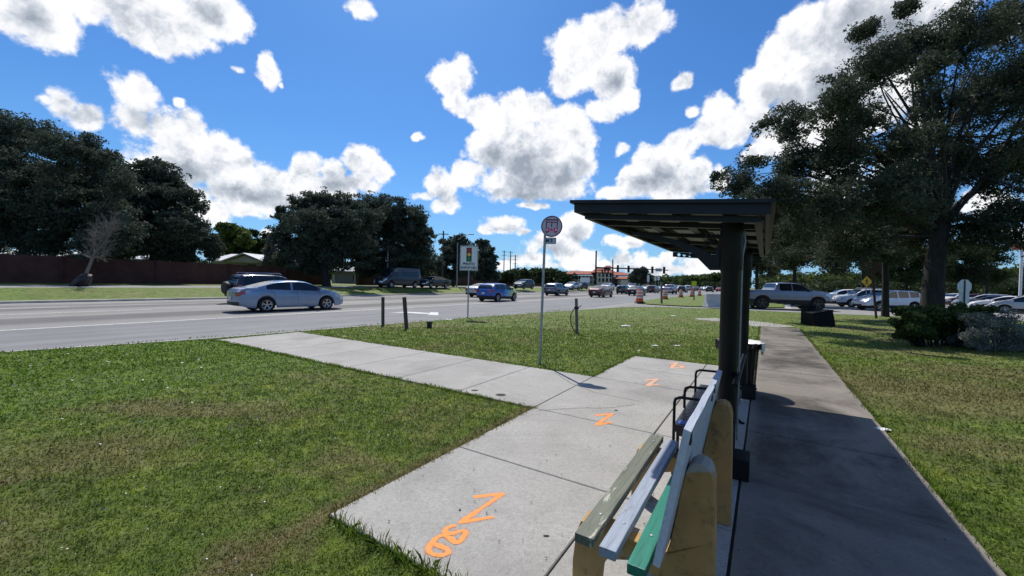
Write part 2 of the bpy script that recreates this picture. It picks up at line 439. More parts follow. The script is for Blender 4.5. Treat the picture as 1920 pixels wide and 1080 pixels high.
# ------------------------------------------------------------------ mesh helpers
class MB:
    def __init__(self):
        self.v = []; self.f = []

    def add(self, vs, fs):
        o = len(self.v)
        self.v += [tuple(p) for p in vs]
        self.f += [tuple(i + o for i in f) for f in fs]
        return self

    def box(self, c, s, rot=None):
        hx, hy, hz = s[0] / 2, s[1] / 2, s[2] / 2
        pts = [Vector((x, y, z)) for z in (-hz, hz) for y in (-hy, hy) for x in (-hx, hx)]
        if rot is not None:
            pts = [rot @ p for p in pts]
        c = Vector(c)
        return self.add([p + c for p in pts], [(0, 2, 3, 1), (4, 5, 7, 6), (0, 1, 5, 4), (2, 6, 7, 3), (0, 4, 6, 2), (1, 3, 7, 5)])

    def hexa(self, pts):
        """box from its 4 bottom and 4 top corners, both counter-clockwise"""
        return self.add(pts, [(3, 2, 1, 0), (4, 5, 6, 7), (0, 1, 5, 4), (1, 2, 6, 5), (2, 3, 7, 6), (3, 0, 4, 7)])

    def beam(self, p0, p1, w, h, up=Vector((0, 0, 1))):
        p0, p1 = Vector(p0), Vector(p1)
        d = (p1 - p0).normalized()
        s = d.cross(up)
        if s.length < 1e-4:
            s = d.cross(Vector((1, 0, 0)))
        s.normalize(); t = s.cross(d).normalized()
        s *= w / 2; t *= h / 2
        return self.hexa([p0 - s - t, p0 + s - t, p1 + s - t, p1 - s - t, p0 - s + t, p0 + s + t, p1 + s + t, p1 - s + t])

    def tube(self, pts, rad, seg=8, caps=True):
        pts = [Vector(p) for p in pts]
        if isinstance(rad, (int, float)):
            rad = [rad] * len(pts)
        rings = []
        ref = None
        for i, p in enumerate(pts):
            d = (pts[min(i + 1, len(pts) - 1)] - pts[max(i - 1, 0)]).normalized()
            if ref is None:
                ref = Vector((0, 0, 1)) if abs(d.z) < 0.9 else Vector((1, 0, 0))
            a = d.cross(ref)
            if a.length < 1e-5:
                a = d.cross(Vector((0, 1, 0)))
            a.normalize(); b2 = d.cross(a)
            ref = a.cross(d)
            rings.append([p + (a * math.cos(2 * math.pi * k / seg) + b2 * math.sin(2 * math.pi * k / seg)) * rad[i] for k in range(seg)])
        vs = [q for r in rings for q in r]
        fs = []
        for i in range(len(pts) - 1):
            for k in range(seg):
                k2 = (k + 1) % seg
                fs.append((i * seg + k, i * seg + k2, (i + 1) * seg + k2, (i + 1) * seg + k))
        if caps:
            fs.append(tuple(reversed(range(seg))))
            fs.append(tuple((len(pts) - 1) * seg + k for k in range(seg)))
        return self.add(vs, fs)

    def lathe(self, prof, c=(0, 0, 0), seg=20, axis='Z', closed=False):
        vs, fs = [], []
        n = len(prof)
        for k in range(seg):
            a = 2 * math.pi * k / seg
            for r, h in prof:
                if axis == 'Z':
                    vs.append((c[0] + r * math.cos(a), c[1] + r * math.sin(a), c[2] + h))
                else:
                    vs.append((c[0] + r * math.cos(a), c[1] + h, c[2] - r * math.sin(a)))
        for k in range(seg):
            k2 = (k + 1) % seg
            for j in range(n - 1 if not closed else n):
                j2 = (j + 1) % n
                fs.append((k * n + j, k2 * n + j, k2 * n + j2, k * n + j2))
        return self.add(vs, fs)

    def poly(self, pts):
        return self.add(pts, [tuple(range(len(pts)))])

    def prism(self, pts, off):
        """closed solid: outline pts swept by off"""
        off = Vector(off)
        pts = [Vector(p) for p in pts]
        n = len(pts)
        tri = tessellate_polygon([pts])
        vs = pts + [p + off for p in pts]
        fs = [tuple(t) for t in tri] + [tuple(i + n for i in reversed(t)) for t in tri]
        fs += [(i, (i + 1) % n, (i + 1) % n + n, i + n) for i in range(n)]
        return self.add(vs, fs)

    def obj(self, name, mat, parent=None, smooth=None, loc=None):
        me = bpy.data.meshes.new(name)
        vs = self.v
        if loc is not None:
            vs = [tuple(Vector(p) - Vector(loc)) for p in vs]
        me.from_pydata(vs, [], self.f)
        fix_normals(me)
        if smooth is not None:
            me.polygons.foreach_set('use_smooth', [True] * len(me.polygons))
            me.set_sharp_from_angle(angle=R_(smooth))
        me.update()
        o = bpy.data.objects.new(name, me)
        if mat is not None:
            me.materials.append(MT[mat] if isinstance(mat, str) else mat)
        COL.objects.link(o)
        if loc is not None:
            o.location = loc
        if parent is not None:
            o.parent = parent
        return o


import bmesh
def fix_normals(me):
    bm = bmesh.new(); bm.from_mesh(me)
    bmesh.ops.recalc_face_normals(bm, faces=bm.faces)
    bm.to_mesh(me); bm.free()


def raw_mesh(name, verts, nper, mat, parent=None, smooth=False):
    """mesh of separate n-gons, verts (N*nper,3) as a numpy array"""
    me = bpy.data.meshes.new(name)
    n = len(verts)
    nf = n // nper
    me.vertices.add(n); me.vertices.foreach_set('co', verts.astype(np.float32).ravel())
    me.loops.add(n); me.loops.foreach_set('vertex_index', np.arange(n, dtype=np.int32))
    me.polygons.add(nf)
    me.polygons.foreach_set('loop_start', np.arange(0, n, nper, dtype=np.int32))
    me.polygons.foreach_set('loop_total', np.full(nf, nper, dtype=np.int32))
    me.update(calc_edges=True)
    me.materials.append(MT[mat] if isinstance(mat, str) else mat)
    o = bpy.data.objects.new(name, me)
    COL.objects.link(o)
    if parent is not None:
        o.parent = parent
    return o


def tag(o, label, cat, group=None):
    o['label'] = label; o['category'] = cat
    if group:
        o['group'] = group
    return o


def struct(o, label=None):
    o['kind'] = 'structure'
    if label:
        o['label'] = label
    return o


def thing(name, label, cat, loc=(0, 0, 0), rz=0.0, group=None):
    o = bpy.data.objects.new(name, None)
    o.empty_display_size = 0.2
    COL.objects.link(o)
    o.location = loc; o.rotation_euler = (0, 0, rz)
    tag(o, label, cat, group)
    return o


def text_mesh(body, size, mat, name, parent, mtx, bold=0.0):
    c = bpy.data.curves.new(name, 'FONT')
    c.body = body; c.size = size; c.align_x = 'CENTER'; c.align_y = 'CENTER'; c.offset = bold
    t = bpy.data.objects.new(name, c); COL.objects.link(t)
    bpy.context.view_layer.update()
    me = bpy.data.meshes.new_from_object(t.evaluated_get(bpy.context.evaluated_depsgraph_get()))
    bpy.data.objects.remove(t); bpy.data.curves.remove(c)
    me.materials.clear(); me.materials.append(MT[mat])
    o = bpy.data.objects.new(name, me); COL.objects.link(o)
    o.parent = parent; o.matrix_local = mtx
    return o


# ------------------------------------------------------------------ setting: ground, road, pavements
ZR = -0.10        # road level (the lawn is level 0)
mb = MB()
mb.lathe([(0.0, -0.30), (60, -0.30), (300, -0.30), (1500, -0.30)], seg=48)
struct(mb.obj('ground', 'lawn'), 'wide flat grassy ground reaching the horizon')

# road sheet, cut along its length so that the material has room to vary
mb = MB()
mb.add([W(4.0, v, ZR) for v in range(-80, 401, 20)] + [W(33.2, v, ZR) for v in range(-80, 401, 20)],
       [(i, i + 1, i + 26, i + 25) for i in range(24)])
struct(mb.obj('road', 'asphalt'), 'grey multi lane road with worn wheel tracks')

KERB = [(14.2, -40), (13.3, -5), (12.76, 1.26), (11.95, 4.5), (11.5, 9), (11.0, 13.5), (10.2, 19), (9.36, 23.5), (8.8, 26.5), (7.9, 29.0), (6.2, 30.8), (3.5, 31.7), (0.5, 32.0), (-3.5, 32.6), (-8, 34), (-45, 44)]


def offset_poly(pts, d):
    """shift a (u,v) polyline sideways (positive: to smaller u / the lawn)"""
    out = []
    for i, p in enumerate(pts):
        a = Vector(pts[max(i - 1, 0)]); b_ = Vector(pts[min(i + 1, len(pts) - 1)])
        t = (b_ - a).normalized()
        n = Vector((-t.y, t.x))
        out.append((p[0] + n.x * d, p[1] + n.y * d))
    return out


k_in = offset_poly(KERB, 0.16)
k_out = offset_poly(KERB, -0.02)
k_gut = offset_poly(KERB, -0.34)
# lawn: a slab of turf, top at 0
rim = k_in + [(-45, -40)]
mb = MB()
mb.prism([W(a, b_, 0.0) for a, b_ in rim], (0, 0, -0.28))
struct(mb.obj('lawn', 'lawn'), 'near lawn with green and worn brown turf around the bus stop')
mb = MB()
n = 11     # the straight part has a raised kerb, the driveway flares out flush
for i in range(len(KERB) - 1):
    a0, a1, b0, b1, g0, g1 = k_in[i], k_in[i + 1], k_out[i], k_out[i + 1], k_gut[i], k_gut[i + 1]
    top = 0.012
    mb.hexa([W(*a0, -0.2), W(*b0, -0.2), W(*b1, -0.2), W(*a1, -0.2), W(*a0, top), W(*b0, top - 0.012), W(*b1, top - 0.012), W(*a1, top)])
    mb.add([W(*b0, ZR + 0.010), W(*g0, ZR + 0.004), W(*g1, ZR + 0.004), W(*b1, ZR + 0.010)], [(0, 1, 2, 3)])
struct(mb.obj('kerb', 'kerb'), 'pale concrete kerb and gutter along the near lawn')

# driveway and car park (flush sheet crossing to the right)
mb = MB()
mb.add([W(a, b_, ZR + 0.012) for a, b_ in [(10.2, 24), (10.6, 40), (6.8, 52), (-8, 41.6), (-50, 57), (-50, 43), (-9, 33.9), (-3, 32.2), (0, 31.6), (5.5, 31), (8.4, 27.6), (9.2, 24)]], [tuple(range(12))])
struct(mb.obj('driveway', 'drive'), 'pale concrete driveway crossing behind the lawn')
mb = MB()
mb.add([W(a, b_, ZR + 0.008) for a, b_ in [(9, 60), (-8, 41.5), (-50, 56.9), (-90, 70), (-90, 160), (9, 160)]], [tuple(range(6))])
struct(mb.obj('parking_lot', 'lot'), 'sunlit car park surface beyond the driveway')
# grass island beyond the driveway
isl = [P(px, py, 0.0) for px, py in [(1194, 567), (1215, 569.5), (1240, 571), (1280, 573), (1316, 574), (1390, 575), (1470, 576)]]
isl += [P(px, py, 0.0) for px, py in [(1470, 556), (1400, 551.5), (1345, 551.5), (1290, 554), (1240, 559), (1210, 563)]]
mb = MB(); mb.prism(isl, (0, 0, -0.28))
struct(mb.obj('grass_island', 'lawn'), 'grass island with orange drums beyond the driveway')
mb = MB()
for i in range(6, len(isl) - 1):
    a, b_ = isl[i], isl[i + 1]
    out = (b_ - a).normalized().cross(Vector((0, 0, 1))) * 0.5
    lo = Vector((0, 0, ZR + 0.016))
    mb.add([a * 1 + lo - Vector((0, 0, 0)), b_ + lo, b_ + out + lo, a + out + lo], [(0, 1, 2, 3)])
struct(mb.obj('island_gutter', 'kerb'), 'pale gutter along the grass island')

# median bank and far carriageway
vs_ = list(range(-80, 401, 10))
def strip(prof, name, mat, label, us_noise=0.0):
    mb = MB(); k = len(prof)
    for v in vs_:
        for (a, z) in prof:
            mb.v.append(tuple(W(a, v, z + us_noise * (random.random() - .5))))
    for i in range(len(vs_) - 1):
        for j in range(k - 1):
            mb.f.append((i * k + j, i * k + j + 1, (i + 1) * k + j + 1, (i + 1) * k + j))
    return struct(mb.obj(name, mat), label)
strip([(32.75, ZR + 0.004), (33.15, ZR + 0.008)], 'far_gutter', 'kerb', 'pale gutter along the median')
strip([(33.15, -0.2), (33.16, 0.03), (33.55, 0.04), (33.56, -0.1)], 'median_kerb', 'kerb', 'pale kerb of the grassy median')
strip([(33.5, -0.1), (33.52, 0.035), (34.5, 0.10), (36, 0.34), (37.3, 0.56), (38.0, 0.62), (38.1, 0.55)], 'median', 'lawn', 'grassy median bank between the two carriageways')
strip([(37.9, 0.60), (46.2, 0.62)], 'far_road', 'drive', 'pale far carriageway beyond the median')
strip([(46.0, 0.5), (46.05, 0.66), (49, 0.72), (60, 0.8), (110, 0.9), (260, 1.0)], 'far_verge', 'lawn', 'grass verge below the long wall')

# lane markings
def mark(u0, v0, u1, v1, w, name, label, z=ZR + 0.004):
    mb = MB(); n = max(1, int(abs(v1 - v0) / 5))
    for i in range(n):
        a0 = v0 + (v1 - v0) * i / n; a1 = v0 + (v1 - v0) * (i + 1) / n
        ua = u0 + (u1 - u0) * i / n; ub = u0 + (u1 - u0) * (i + 1) / n
        mb.add([W(ua - w / 2, a0, z), W(ua + w / 2, a0, z), W(ub + w / 2, a1, z), W(ub - w / 2, a1, z)], [(0, 1, 2, 3)])
    return struct(mb.obj(name, 'road_paint'), label)
mark(18.35, -40, 18.45, 120, 0.17, 'lane_line', 'solid white line beside the turn lane')
mbd = MB()
for uu, off in ((25.0, 0), (29.0, 4)):
    for k in range(-3, 16):
        v0 = k * 12.2 + off - 2
        z = ZR + 0.004
        mbd.add([W(uu - .07, v0, z), W(uu + .07, v0, z), W(uu + .07, v0 + (9 if uu < 26 else 3), z), W(uu - .07, v0 + (9 if uu < 26 else 3), z)], [(0, 1, 2, 3)])
struct(mbd.obj('lane_dashes', 'road_paint'), 'broken white lane lines')
mark(32.55, -40, 32.55, 300, 0.12, 'edge_line', 'white edge line along the median gutter')
# turn arrow
def px_poly(pts, z):
    return [P(a, b_, z) for a, b_ in pts]
mb = MB(); z = ZR + 0.005
mb.poly(px_poly([(728, 586.6), (760, 584.3), (785, 585.4), (806, 587.0), (806, 585.4), (822, 585.6), (822, 590.9), (802, 590.4), (806, 588.8), (785, 588.0), (760, 586.2)], z))
struct(mb.obj('turn_arrow', 'road_paint'), 'white turn arrow painted in the near lane')

# concrete slabs of the bus stop, each panel with an open joint round it
def panel(mb, u0, u1, v0, v1, z=0.022, gap=0.006):
    g = gap
    c = 0.006
    p = [(u0 + g, v0 + g), (u1 - g, v0 + g), (u1 - g, v1 - g), (u0 + g, v1 - g)]
    q = [(u0 + g + c, v0 + g + c), (u1 - g - c, v0 + g + c), (u1 - g - c, v1 - g - c), (u0 + g + c, v1 - g - c)]
    low = [W(a, b_, -0.05) for a, b_ in p]; mid = [W(a, b_, z - c) for a, b_ in p]; top = [W(a, b_, z) for a, b_ in q]
    o = len(mb.v)
    mb.v += [tuple(x) for x in low + mid + top]
    for r in (0, 4):
        for i in range(4):
            j = (i + 1) % 4
            mb.f.append((o + r + i, o + r + j, o + r + 4 + j, o + r + 4 + i))
    mb.f.append((o + 8, o + 9, o + 10, o + 11))
mb = MB()
vj = [1.6, 2.95, 4.4, 6.47, 7.6, 8.95]
for i in range(5):
    panel(mb, 0.134, 0.955, vj[i], vj[i + 1])
    panel(mb, 0.955, 2.43, vj[i], vj[i + 1])
struct(mb.obj('bus_stop_slab', 'slab'), 'pale concrete waiting slab with orange markings')
mb = MB()
uj = [2.43, 3.67, 4.94, 6.25, 7.55, 8.85, 10.15, 11.35]
for i in range(7):
    panel(mb, uj[i], uj[i + 1], 4.42, 6.5 + 0.008 * i)
struct(mb.obj('path', 'slab'), 'pale concrete path from the slab to the kerb')
mb = MB()
vw = [3.79 + 1.33 * k for k in range(-5, 12)] + [19.3]
for i in range(len(vw) - 1):
    panel(mb, -1.19, 0.128, vw[i], vw[i + 1], 0.020 + 0.004 * math.sin(i * 2.1))
struct(mb.obj('sidewalk', 'walk'), 'dark stained concrete sidewalk running away')
mb = MB()
cross = [(1303, 596.5), (1345, 596.2), (1385, 600), (1425, 606), (1432, 611), (1490, 613), (1428, 614.5), (1400, 609), (1345, 601.5), (1310, 599)]
q = [P(a, b_, 0.012) for a, b_ in [(1303, 596.5), (1340, 596.2), (1385, 599.5), (1440, 604.5), (1492, 612.5), (1428, 614), (1400, 609.5), (1345, 602), (1310, 599.5)]]
mb.prism(q, (0, 0, -0.06))
struct(mb.obj('cross_path', 'slab'), 'short pale concrete path leaving the sidewalk end')
# dark packed soil showing in the joints
mb = MB()
mb.add([W(a, b_, 0.003) for a, b_ in [(-1.19, -2.8), (0.13, -2.8), (0.13, 1.6), (2.425, 1.6), (2.425, 8.95), (0.13, 8.95), (0.13, 19.3), (-1.19, 19.3)]], [(0, 1, 2, 7), (2, 3, 4, 5), (2, 5, 6, 7)])
mb.add([W(a, b_, 0.003) for a, b_ in [(2.43, 4.43), (11.3, 4.43), (11.3, 6.49), (2.43, 6.49)]], [(0, 1, 2, 3)])
struct(mb.obj('joint_soil', 'joint'), 'dark soil showing in the pavement joints')

# hairline cracks in the slab
def ribbon(pts, w, z):
    """flat ribbon following world points; width w (number or list)"""
    pts = [Vector((p[0], p[1], z)) for p in pts]
    L, Rr = [], []
    for i, p in enumerate(pts):
        d = (pts[min(i + 1, len(pts) - 1)] - pts[max(i - 1, 0)]).normalized()
        s = Vector((-d.y, d.x, 0)) * (w[i] if isinstance(w, list) else w) / 2
        L.append(p + s); Rr.append(p - s)
    n = len(pts)
    return L + Rr, [(i, i + 1, n + i + 1, n + i) for i in range(n - 1)]


def densify(pts, step, jit=0.0):
    out = [Vector(pts[0])]
    for a, b_ in zip(pts[:-1], pts[1:]):
        a, b_ = Vector(a), Vector(b_)
        k = max(1, int((b_ - a).length / step))
        for i in range(1, k + 1):
            p = a.lerp(b_, i / k)
            if jit and i < k:
                p += Vector((random.uniform(-jit, jit), random.uniform(-jit, jit), 0))
            out.append(p)
    return out


mb = MB()
for line in ([(1040, 702), (1072, 722), (1112, 738), (1165, 749), (1206, 757)], [(1010, 773), (1075, 769), (1140, 768), (1190, 762)]):
    pts = densify([P(a, b_, 0) for a, b_ in line], 0.06, 0.012)
    mb.add(*ribbon(pts, 0.006, 0.026))
struct(mb.obj('pavement_crack', 'joint'), 'hairline cracks across the slab')


mb = MB()
for (px, py, r1, r2) in ((939, 743.5, .075, .055), (890, 735, .05, .035), (1155, 773, .02, .02), (862, 963, .008, .008), (1024, 1012, .02, .008), (751, 726, .03, .02)):
    c = P(px, py, 0)
    mb.poly([Vector((c.x + r1 * math.cos(t * .35) * random.uniform(.85, 1.1), c.y + r2 * math.sin(t * .35) * random.uniform(.85, 1.1), 0.0262)) for t in range(18)])
struct(mb.obj('pavement_stain', 'joint'), 'small dark stains and gum spots on the pale concrete')


def smooth_line(pts, it=2):
    for _ in range(it):
        q = [pts[0]]
        for a, b_ in zip(pts[:-1], pts[1:]):
            q += [a.lerp(b_, .25), a.lerp(b_, .75)]
        q.append(pts[-1]); pts = q
    return pts


def spray(strokes, w, name, mat, label, group=None, round_=True):
    mb = MB(); zz = 0.0228; m2 = MB()
    for k, (line, curve) in enumerate(strokes):
        pts = [P(a, b_, 0) for a, b_ in line]
        if curve:
            pts = smooth_line(pts, 2)
        pts = densify(pts, 0.02)
        ws = [w * random.uniform(0.86, 1.14) for _ in pts]
        z_ = zz + 0.0004 * k
        ws = [q * (1 + .25 * math.sin(i_ * .37 + k) * math.sin(i_ * .11)) for i_, q in enumerate(ws)]
        m2.add(*ribbon(pts, w * 2.1, 0.0224 + .0001 * k))
        mb.add(*ribbon(pts, ws, z_))
        for e in (pts[0], pts[-1]):
            mb.poly([Vector((e[0] + w / 2 * math.cos(t * .524), e[1] + w / 2 * math.sin(t * .524), z_ + 0.0002)) for t in range(12)])
    o = mb.obj(name, mat)
    struct(o, label)
    m2.obj('overspray', 'overspray', o)
    return o


def zz(pts): return [(780 + a / 6.75, 910 + b_ / 6.75) for a, b_ in pts]
spray([(zz([(745, 182), (1090, 145)]), False), (zz([(1095, 145), (565, 512)]), False), (zz([(565, 512), (955, 447)]), False),
       (zz([(480, 555), (400, 575), (360, 625), (385, 660), (480, 655), (590, 615), (640, 640), (600, 700), (550, 770), (490, 770), (440, 720), (370, 685)]), True),
       (zz([(370, 670), (270, 700), (200, 780), (150, 855), (175, 915), (280, 940), (390, 925), (415, 880), (370, 845), (280, 810), (215, 790)]), True)],
      0.034, 'utility_marking', 'orange', 'bright orange sprayed utility letters at the near slab end')
def z2(pts): return [(600 + a / 2.454, 640 + b_ / 2.454) for a, b_ in pts]
spray([(z2([(1270, 349), (1343, 342)]), False), (z2([(1343, 342), (1272, 394)]), False), (z2([(1272, 394), (1340, 382)]), False)], 0.042, 'utility_marking', 'orange', 'orange sprayed zigzag crossing a slab joint')
spray([(z2([(1500, 183), (1550, 180)]), False), (z2([(1550, 180), (1505, 210)]), False), (z2([(1505, 210), (1555, 205)]), False)], 0.06, 'utility_marking', 'orange_faded', 'smaller faded orange zigzag farther along the slab')
spray([(z2([(1612, 106), (1640, 103)]), False), (z2([(1640, 103), (1616, 128)]), False), (z2([(1616, 128), (1664, 126), (1668, 115), (1640, 116)]), False)], 0.07, 'utility_marking', 'orange_faded', 'faint orange marking near the far slab edge')

def part(mb, name, mat, root, smooth=None, label=None):
    """mesh given in world coordinates, hung under an unrotated root"""
    base = Vector((0, 0, 0)); r = root
    while r is not None:
        base += Vector(r.location); r = r.parent
    m2 = MB(); m2.v = [tuple(Vector(p) - base) for p in mb.v]; m2.f = mb.f
    o = m2.obj(name, mat, root, smooth)
    if label:
        o['label'] = label
    return o


# ------------------------------------------------------------------ bus shelter
sh = thing('bus_shelter', 'black metal bus shelter with cantilevered roof on two round columns', 'bus shelter', W(0.18, 5.3, 0.02))
CU = 0.25
cols = [3.86, 6.64]
for v in cols:
    mb = MB(); c = W(CU, v)
    mb.lathe([(0.0, 0.02), (0.071, 0.02), (0.071, 1.72), (0.088, 1.75), (0.088, 2.14), (0.0, 2.14)], (c.x, c.y, 0), 24)
    co = part(mb, 'column', 'black_metal', sh, 40)
    mb = MB()
    rot = Matrix.Rotation(YAW, 3, 'Z')
    mb.box(W(CU - 0.06, v, 0.11), (0.24, 0.24, 0.17), rot)
    part(mb, 'base_box', 'black_metal', co)

U0, U1, V0, V1 = -0.02, 1.46, 3.32, 7.38
def rz_(u): return 2.215 + (u - U0) / (U1 - U0) * 0.125      # top of the roof edge
def rp(u, v, dz): return W(u, v, rz_(u) + dz)
# roof sheet with slight gutter lip
mb = MB()
o_ = 0.03
mb.hexa([rp(U0 - o_, V0 - o_, -0.028), rp(U0 - o_, V1 + o_, -0.028), rp(U1 + o_, V1 + o_, -0.028), rp(U1 + o_, V0 - o_, -0.028),
         rp(U0 - o_, V0 - o_, 0), rp(U0 - o_, V1 + o_, 0), rp(U1 + o_, V1 + o_, 0), rp(U1 + o_, V0 - o_, 0)])
part(mb, 'roof_deck', 'roof_metal', sh)
def frame_ring(mb, u0, u1, v0, v1, zt, zb, t):
    for (a0, a1, b0, b1) in ((u0, u1, v0, v0 + t), (u0, u1, v1 - t, v1), (u0, u0 + t, v0 + t + .001, v1 - t - .001), (u1 - t, u1, v0 + t + .001, v1 - t - .001)):
        mb.hexa([rp(a0, b0, zb), rp(a0, b1, zb), rp(a1, b1, zb), rp(a1, b0, zb), rp(a0, b0, zt), rp(a0, b1, zt), rp(a1, b1, zt), rp(a1, b0, zt)])
mb = MB(); frame_ring(mb, U0, U1, V0, V1, -0.030, -0.105, 0.03); part(mb, 'fascia', 'roof_metal', sh)
mb = MB(); frame_ring(mb, U0 + 0.05, U1 - 0.07, V0 + 0.08, V1 - 0.05, -0.106, -0.150, 0.05)
part(mb, 'roof_frame', 'roof_metal', sh)
# far end board with diamond cut-outs
mb = MB()
a0, a1 = U0 + 0.10, U1 - 0.10
zt, zb = -0.152, -0.235
outer = [(a0, zb), (a1, zb), (a1, zt), (a0, zt)]
holes = []
for k in range(14):
    cu = a1 - 0.10 - k * 0.085
    h = 0.034
    if k < 4 or k % 3 != 2:
        holes.append([(cu - h * .9, (zb + zt) / 2), (cu, (zb + zt) / 2 + h), (cu + h * .9, (zb + zt) / 2), (cu, (zb + zt) / 2 - h)])
loops = [[Vector((x, y, 0)) for x, y in outer]] + [[Vector((x, y, 0)) for x, y in h] for h in holes]
tri = tessellate_polygon(loops)
flat = [p for l in loops for p in l]
for off in (0.0, 0.012):
    o = len(mb.v)
    for p in flat:
        mb.v.append(tuple(rp(p.x, V1 - 0.06 + off, p.y)))
    mb.f += [tuple(i + o for i in t) for t in tri]
part(mb, 'end_board', 'roof_metal', sh)
# rafters (across) and purlins (along)
for v in (cols[0], 4.75, 5.6, cols[1]):
    mb = MB()
    mb.beam(rp(U0 + 0.1, v, -0.128), rp(U1 - 0.13, v, -0.128), 0.06, 0.042)
    part(mb, 'rafter', 'roof_metal', sh)
for u_ in (0.25, 0.62, 0.98):
    mb = MB(); mb.beam(rp(u_, V0 + 0.13, -0.086), rp(u_, V1 - 0.10, -0.086), 0.07, 0.04); part(mb, 'purlin', 'roof_metal', sh)
# pale roof light panels between the purlins
for (b0, b1) in ((3.55, 3.80), (4.0, 4.60), (4.9, 5.45), (5.8, 6.5)):
    for (a0, a1) in ((0.02, 0.2), (0.32, 0.55), (0.70, 0.92), (1.04, 1.26)):
        mb = MB(); mb.hexa([rp(a0, b0, -0.05), rp(a0, b1, -0.05), rp(a1, b1, -0.05), rp(a1, b0, -0.05), rp(a0, b0, -0.04), rp(a0, b1, -0.04), rp(a1, b1, -0.04), rp(a1, b0, -0.04)])
        part(mb, 'light_panel', 'panel', sh)
# brackets with scrolls
for v in cols:
    mb = MB()
    b0 = rp(CU + 0.07, v, -0.19)
    z0 = 1.78
    # cantilever brace: flat plate tapering outwards under the rafter
    pts = []
    for (a, dz) in ((CU + 0.085, 1.74), (CU + 0.16, 1.74), (CU + 0.30, 1.89), (CU + 0.5, 1.985), (CU + 0.68, 2.04), (CU + 0.84, 2.085), (CU + 0.86, 2.11), (CU + 0.68, 2.078), (CU + 0.48, 2.028), (CU + 0.26, 1.94), (CU + 0.12, 1.86), (CU + 0.085, 2.06)):
        pts.append(W(a, v - 0.012, dz))
    mb.prism(pts, DIR * 0.024)
    part(mb, 'bracket', 'roof_metal', sh)
    mb = MB()
    sc = [W(CU + 0.16 + 0.045 * (1 - t / 22) * math.cos(t * .62), v, 2.025 + 0.045 * (1 - t / 22) * math.sin(t * .62)) for t in range(20)]
    mb.tube(sc, 0.007, 6)
    part(mb, 'scroll', 'roof_metal', sh, 40)
    mb = MB()
    sc = [W(CU + 0.10 + 0.30 * t / 12, v, 2.05 - 0.12 * math.sin(t / 12 * math.pi)) for t in range(13)]
    mb.tube(sc, 0.008, 6)
    part(mb, 'curved_bar', 'roof_metal', sh, 40)
# conduit and rear sign rail beside the far column
mb = MB()
mb.tube([W(CU - 0.085, cols[0] + 0.03, 2.1), W(CU - 0.10, cols[0] + 0.03, 1.98), W(CU - 0.082, cols[0] + 0.03, 1.85), W(CU - 0.082, cols[0] + 0.03, 0.3)], 0.008, 6)
part(mb, 'conduit', 'galv', sh, 40)

# ------------------------------------------------------------------ metal shelter seat
sb = thing('metal_bench', 'black perforated metal bench with loop armrests between the shelter columns', 'bench', W(0.4, 4.3, 0.022))
mb = MB()
us0, us1, vs0, vs1, zs = 0.20, 0.60, 3.52, 5.15, 0.45
nslot = 34
for k in range(nslot):
    b0 = vs0 + (vs1 - vs0) * k / nslot
    mb.beam(W(us0, b0 + 0.012, zs - 0.004), W(us1, b0 + 0.012, zs - 0.004), 0.026, 0.008)
mb.beam(W(us1, vs0, zs - 0.03), W(us1, vs1, zs - 0.03), 0.02, 0.06)
mb.beam(W(us0, vs0, zs - 0.03), W(us0, vs1, zs - 0.03), 0.02, 0.06)
mb.beam(W(us0 + .011, vs0, zs - 0.045), W(us1 - .011, vs0, zs - 0.045), 0.012, 0.085)
mb.beam(W(us0 + .011, vs1, zs - 0.045), W(us1 - .011, vs1, zs - 0.045), 0.012, 0.085)
part(mb, 'seat', 'seat_metal', sb)
m_ = noisy('blue_sticker', (0.02, 0.07, 0.33), (0.03, 0.10, 0.42), 12, 0.5); MT['sticker'] = m_
mb = MB(); mb.box(W(0.55, 3.60, zs + 0.003), (0.10, 0.07, 0.004), Matrix.Rotation(YAW, 3, 'Z')); part(mb, 'sticker', 'sticker', sb)
def arm_loop(v, top, z0):
    pts = [W(us1 + 0.012, v, z0), W(us1 + 0.012, v, top - 0.05), W(us1 + 0.004, v, top - 0.018), W(us1 - 0.03, v, top)]
    pts += [W(us0 + 0.02, v, top + 0.01)]
    return pts
for v, top, z0 in ((vs0 + .02, 0.675, 0.025), (4.05, 0.655, 0.45), (4.75, 0.69, 0.025)):
    mb = MB(); mb.tube(arm_loop(v, top, z0), 0.0125, 8); part(mb, 'armrest', 'black_metal', sb, 60)
mb = MB(); mb.tube([W(0.17, 3.42, 0.86), W(0.17, 5.0, 0.86)], 0.022, 12); part(mb, 'back_rail', 'black_metal', sb, 50)
for v in (5.05,):
    mb = MB()
    mb.tube([W(0.17, v, 0.84), W(0.24, v, 0.45), W(0.26, v + .1, 0.16), W(0.19, v + .28, 0.032)], 0.011, 8)
    mb.box(W(0.22, v + .28, 0.030), (0.05, 0.12, 0.012), Matrix.Rotation(YAW, 3, 'Z'))
    part(mb, 'leg', 'black_metal', sb, 50)
for v in (vs0 + .02, vs1 - .02):
    mb = MB(); mb.tube([W(us1 - .02, v, 0.43), W(us1 - .02, v, 0.025)], 0.0125, 8); part(mb, 'leg', 'black_metal', sb, 50)

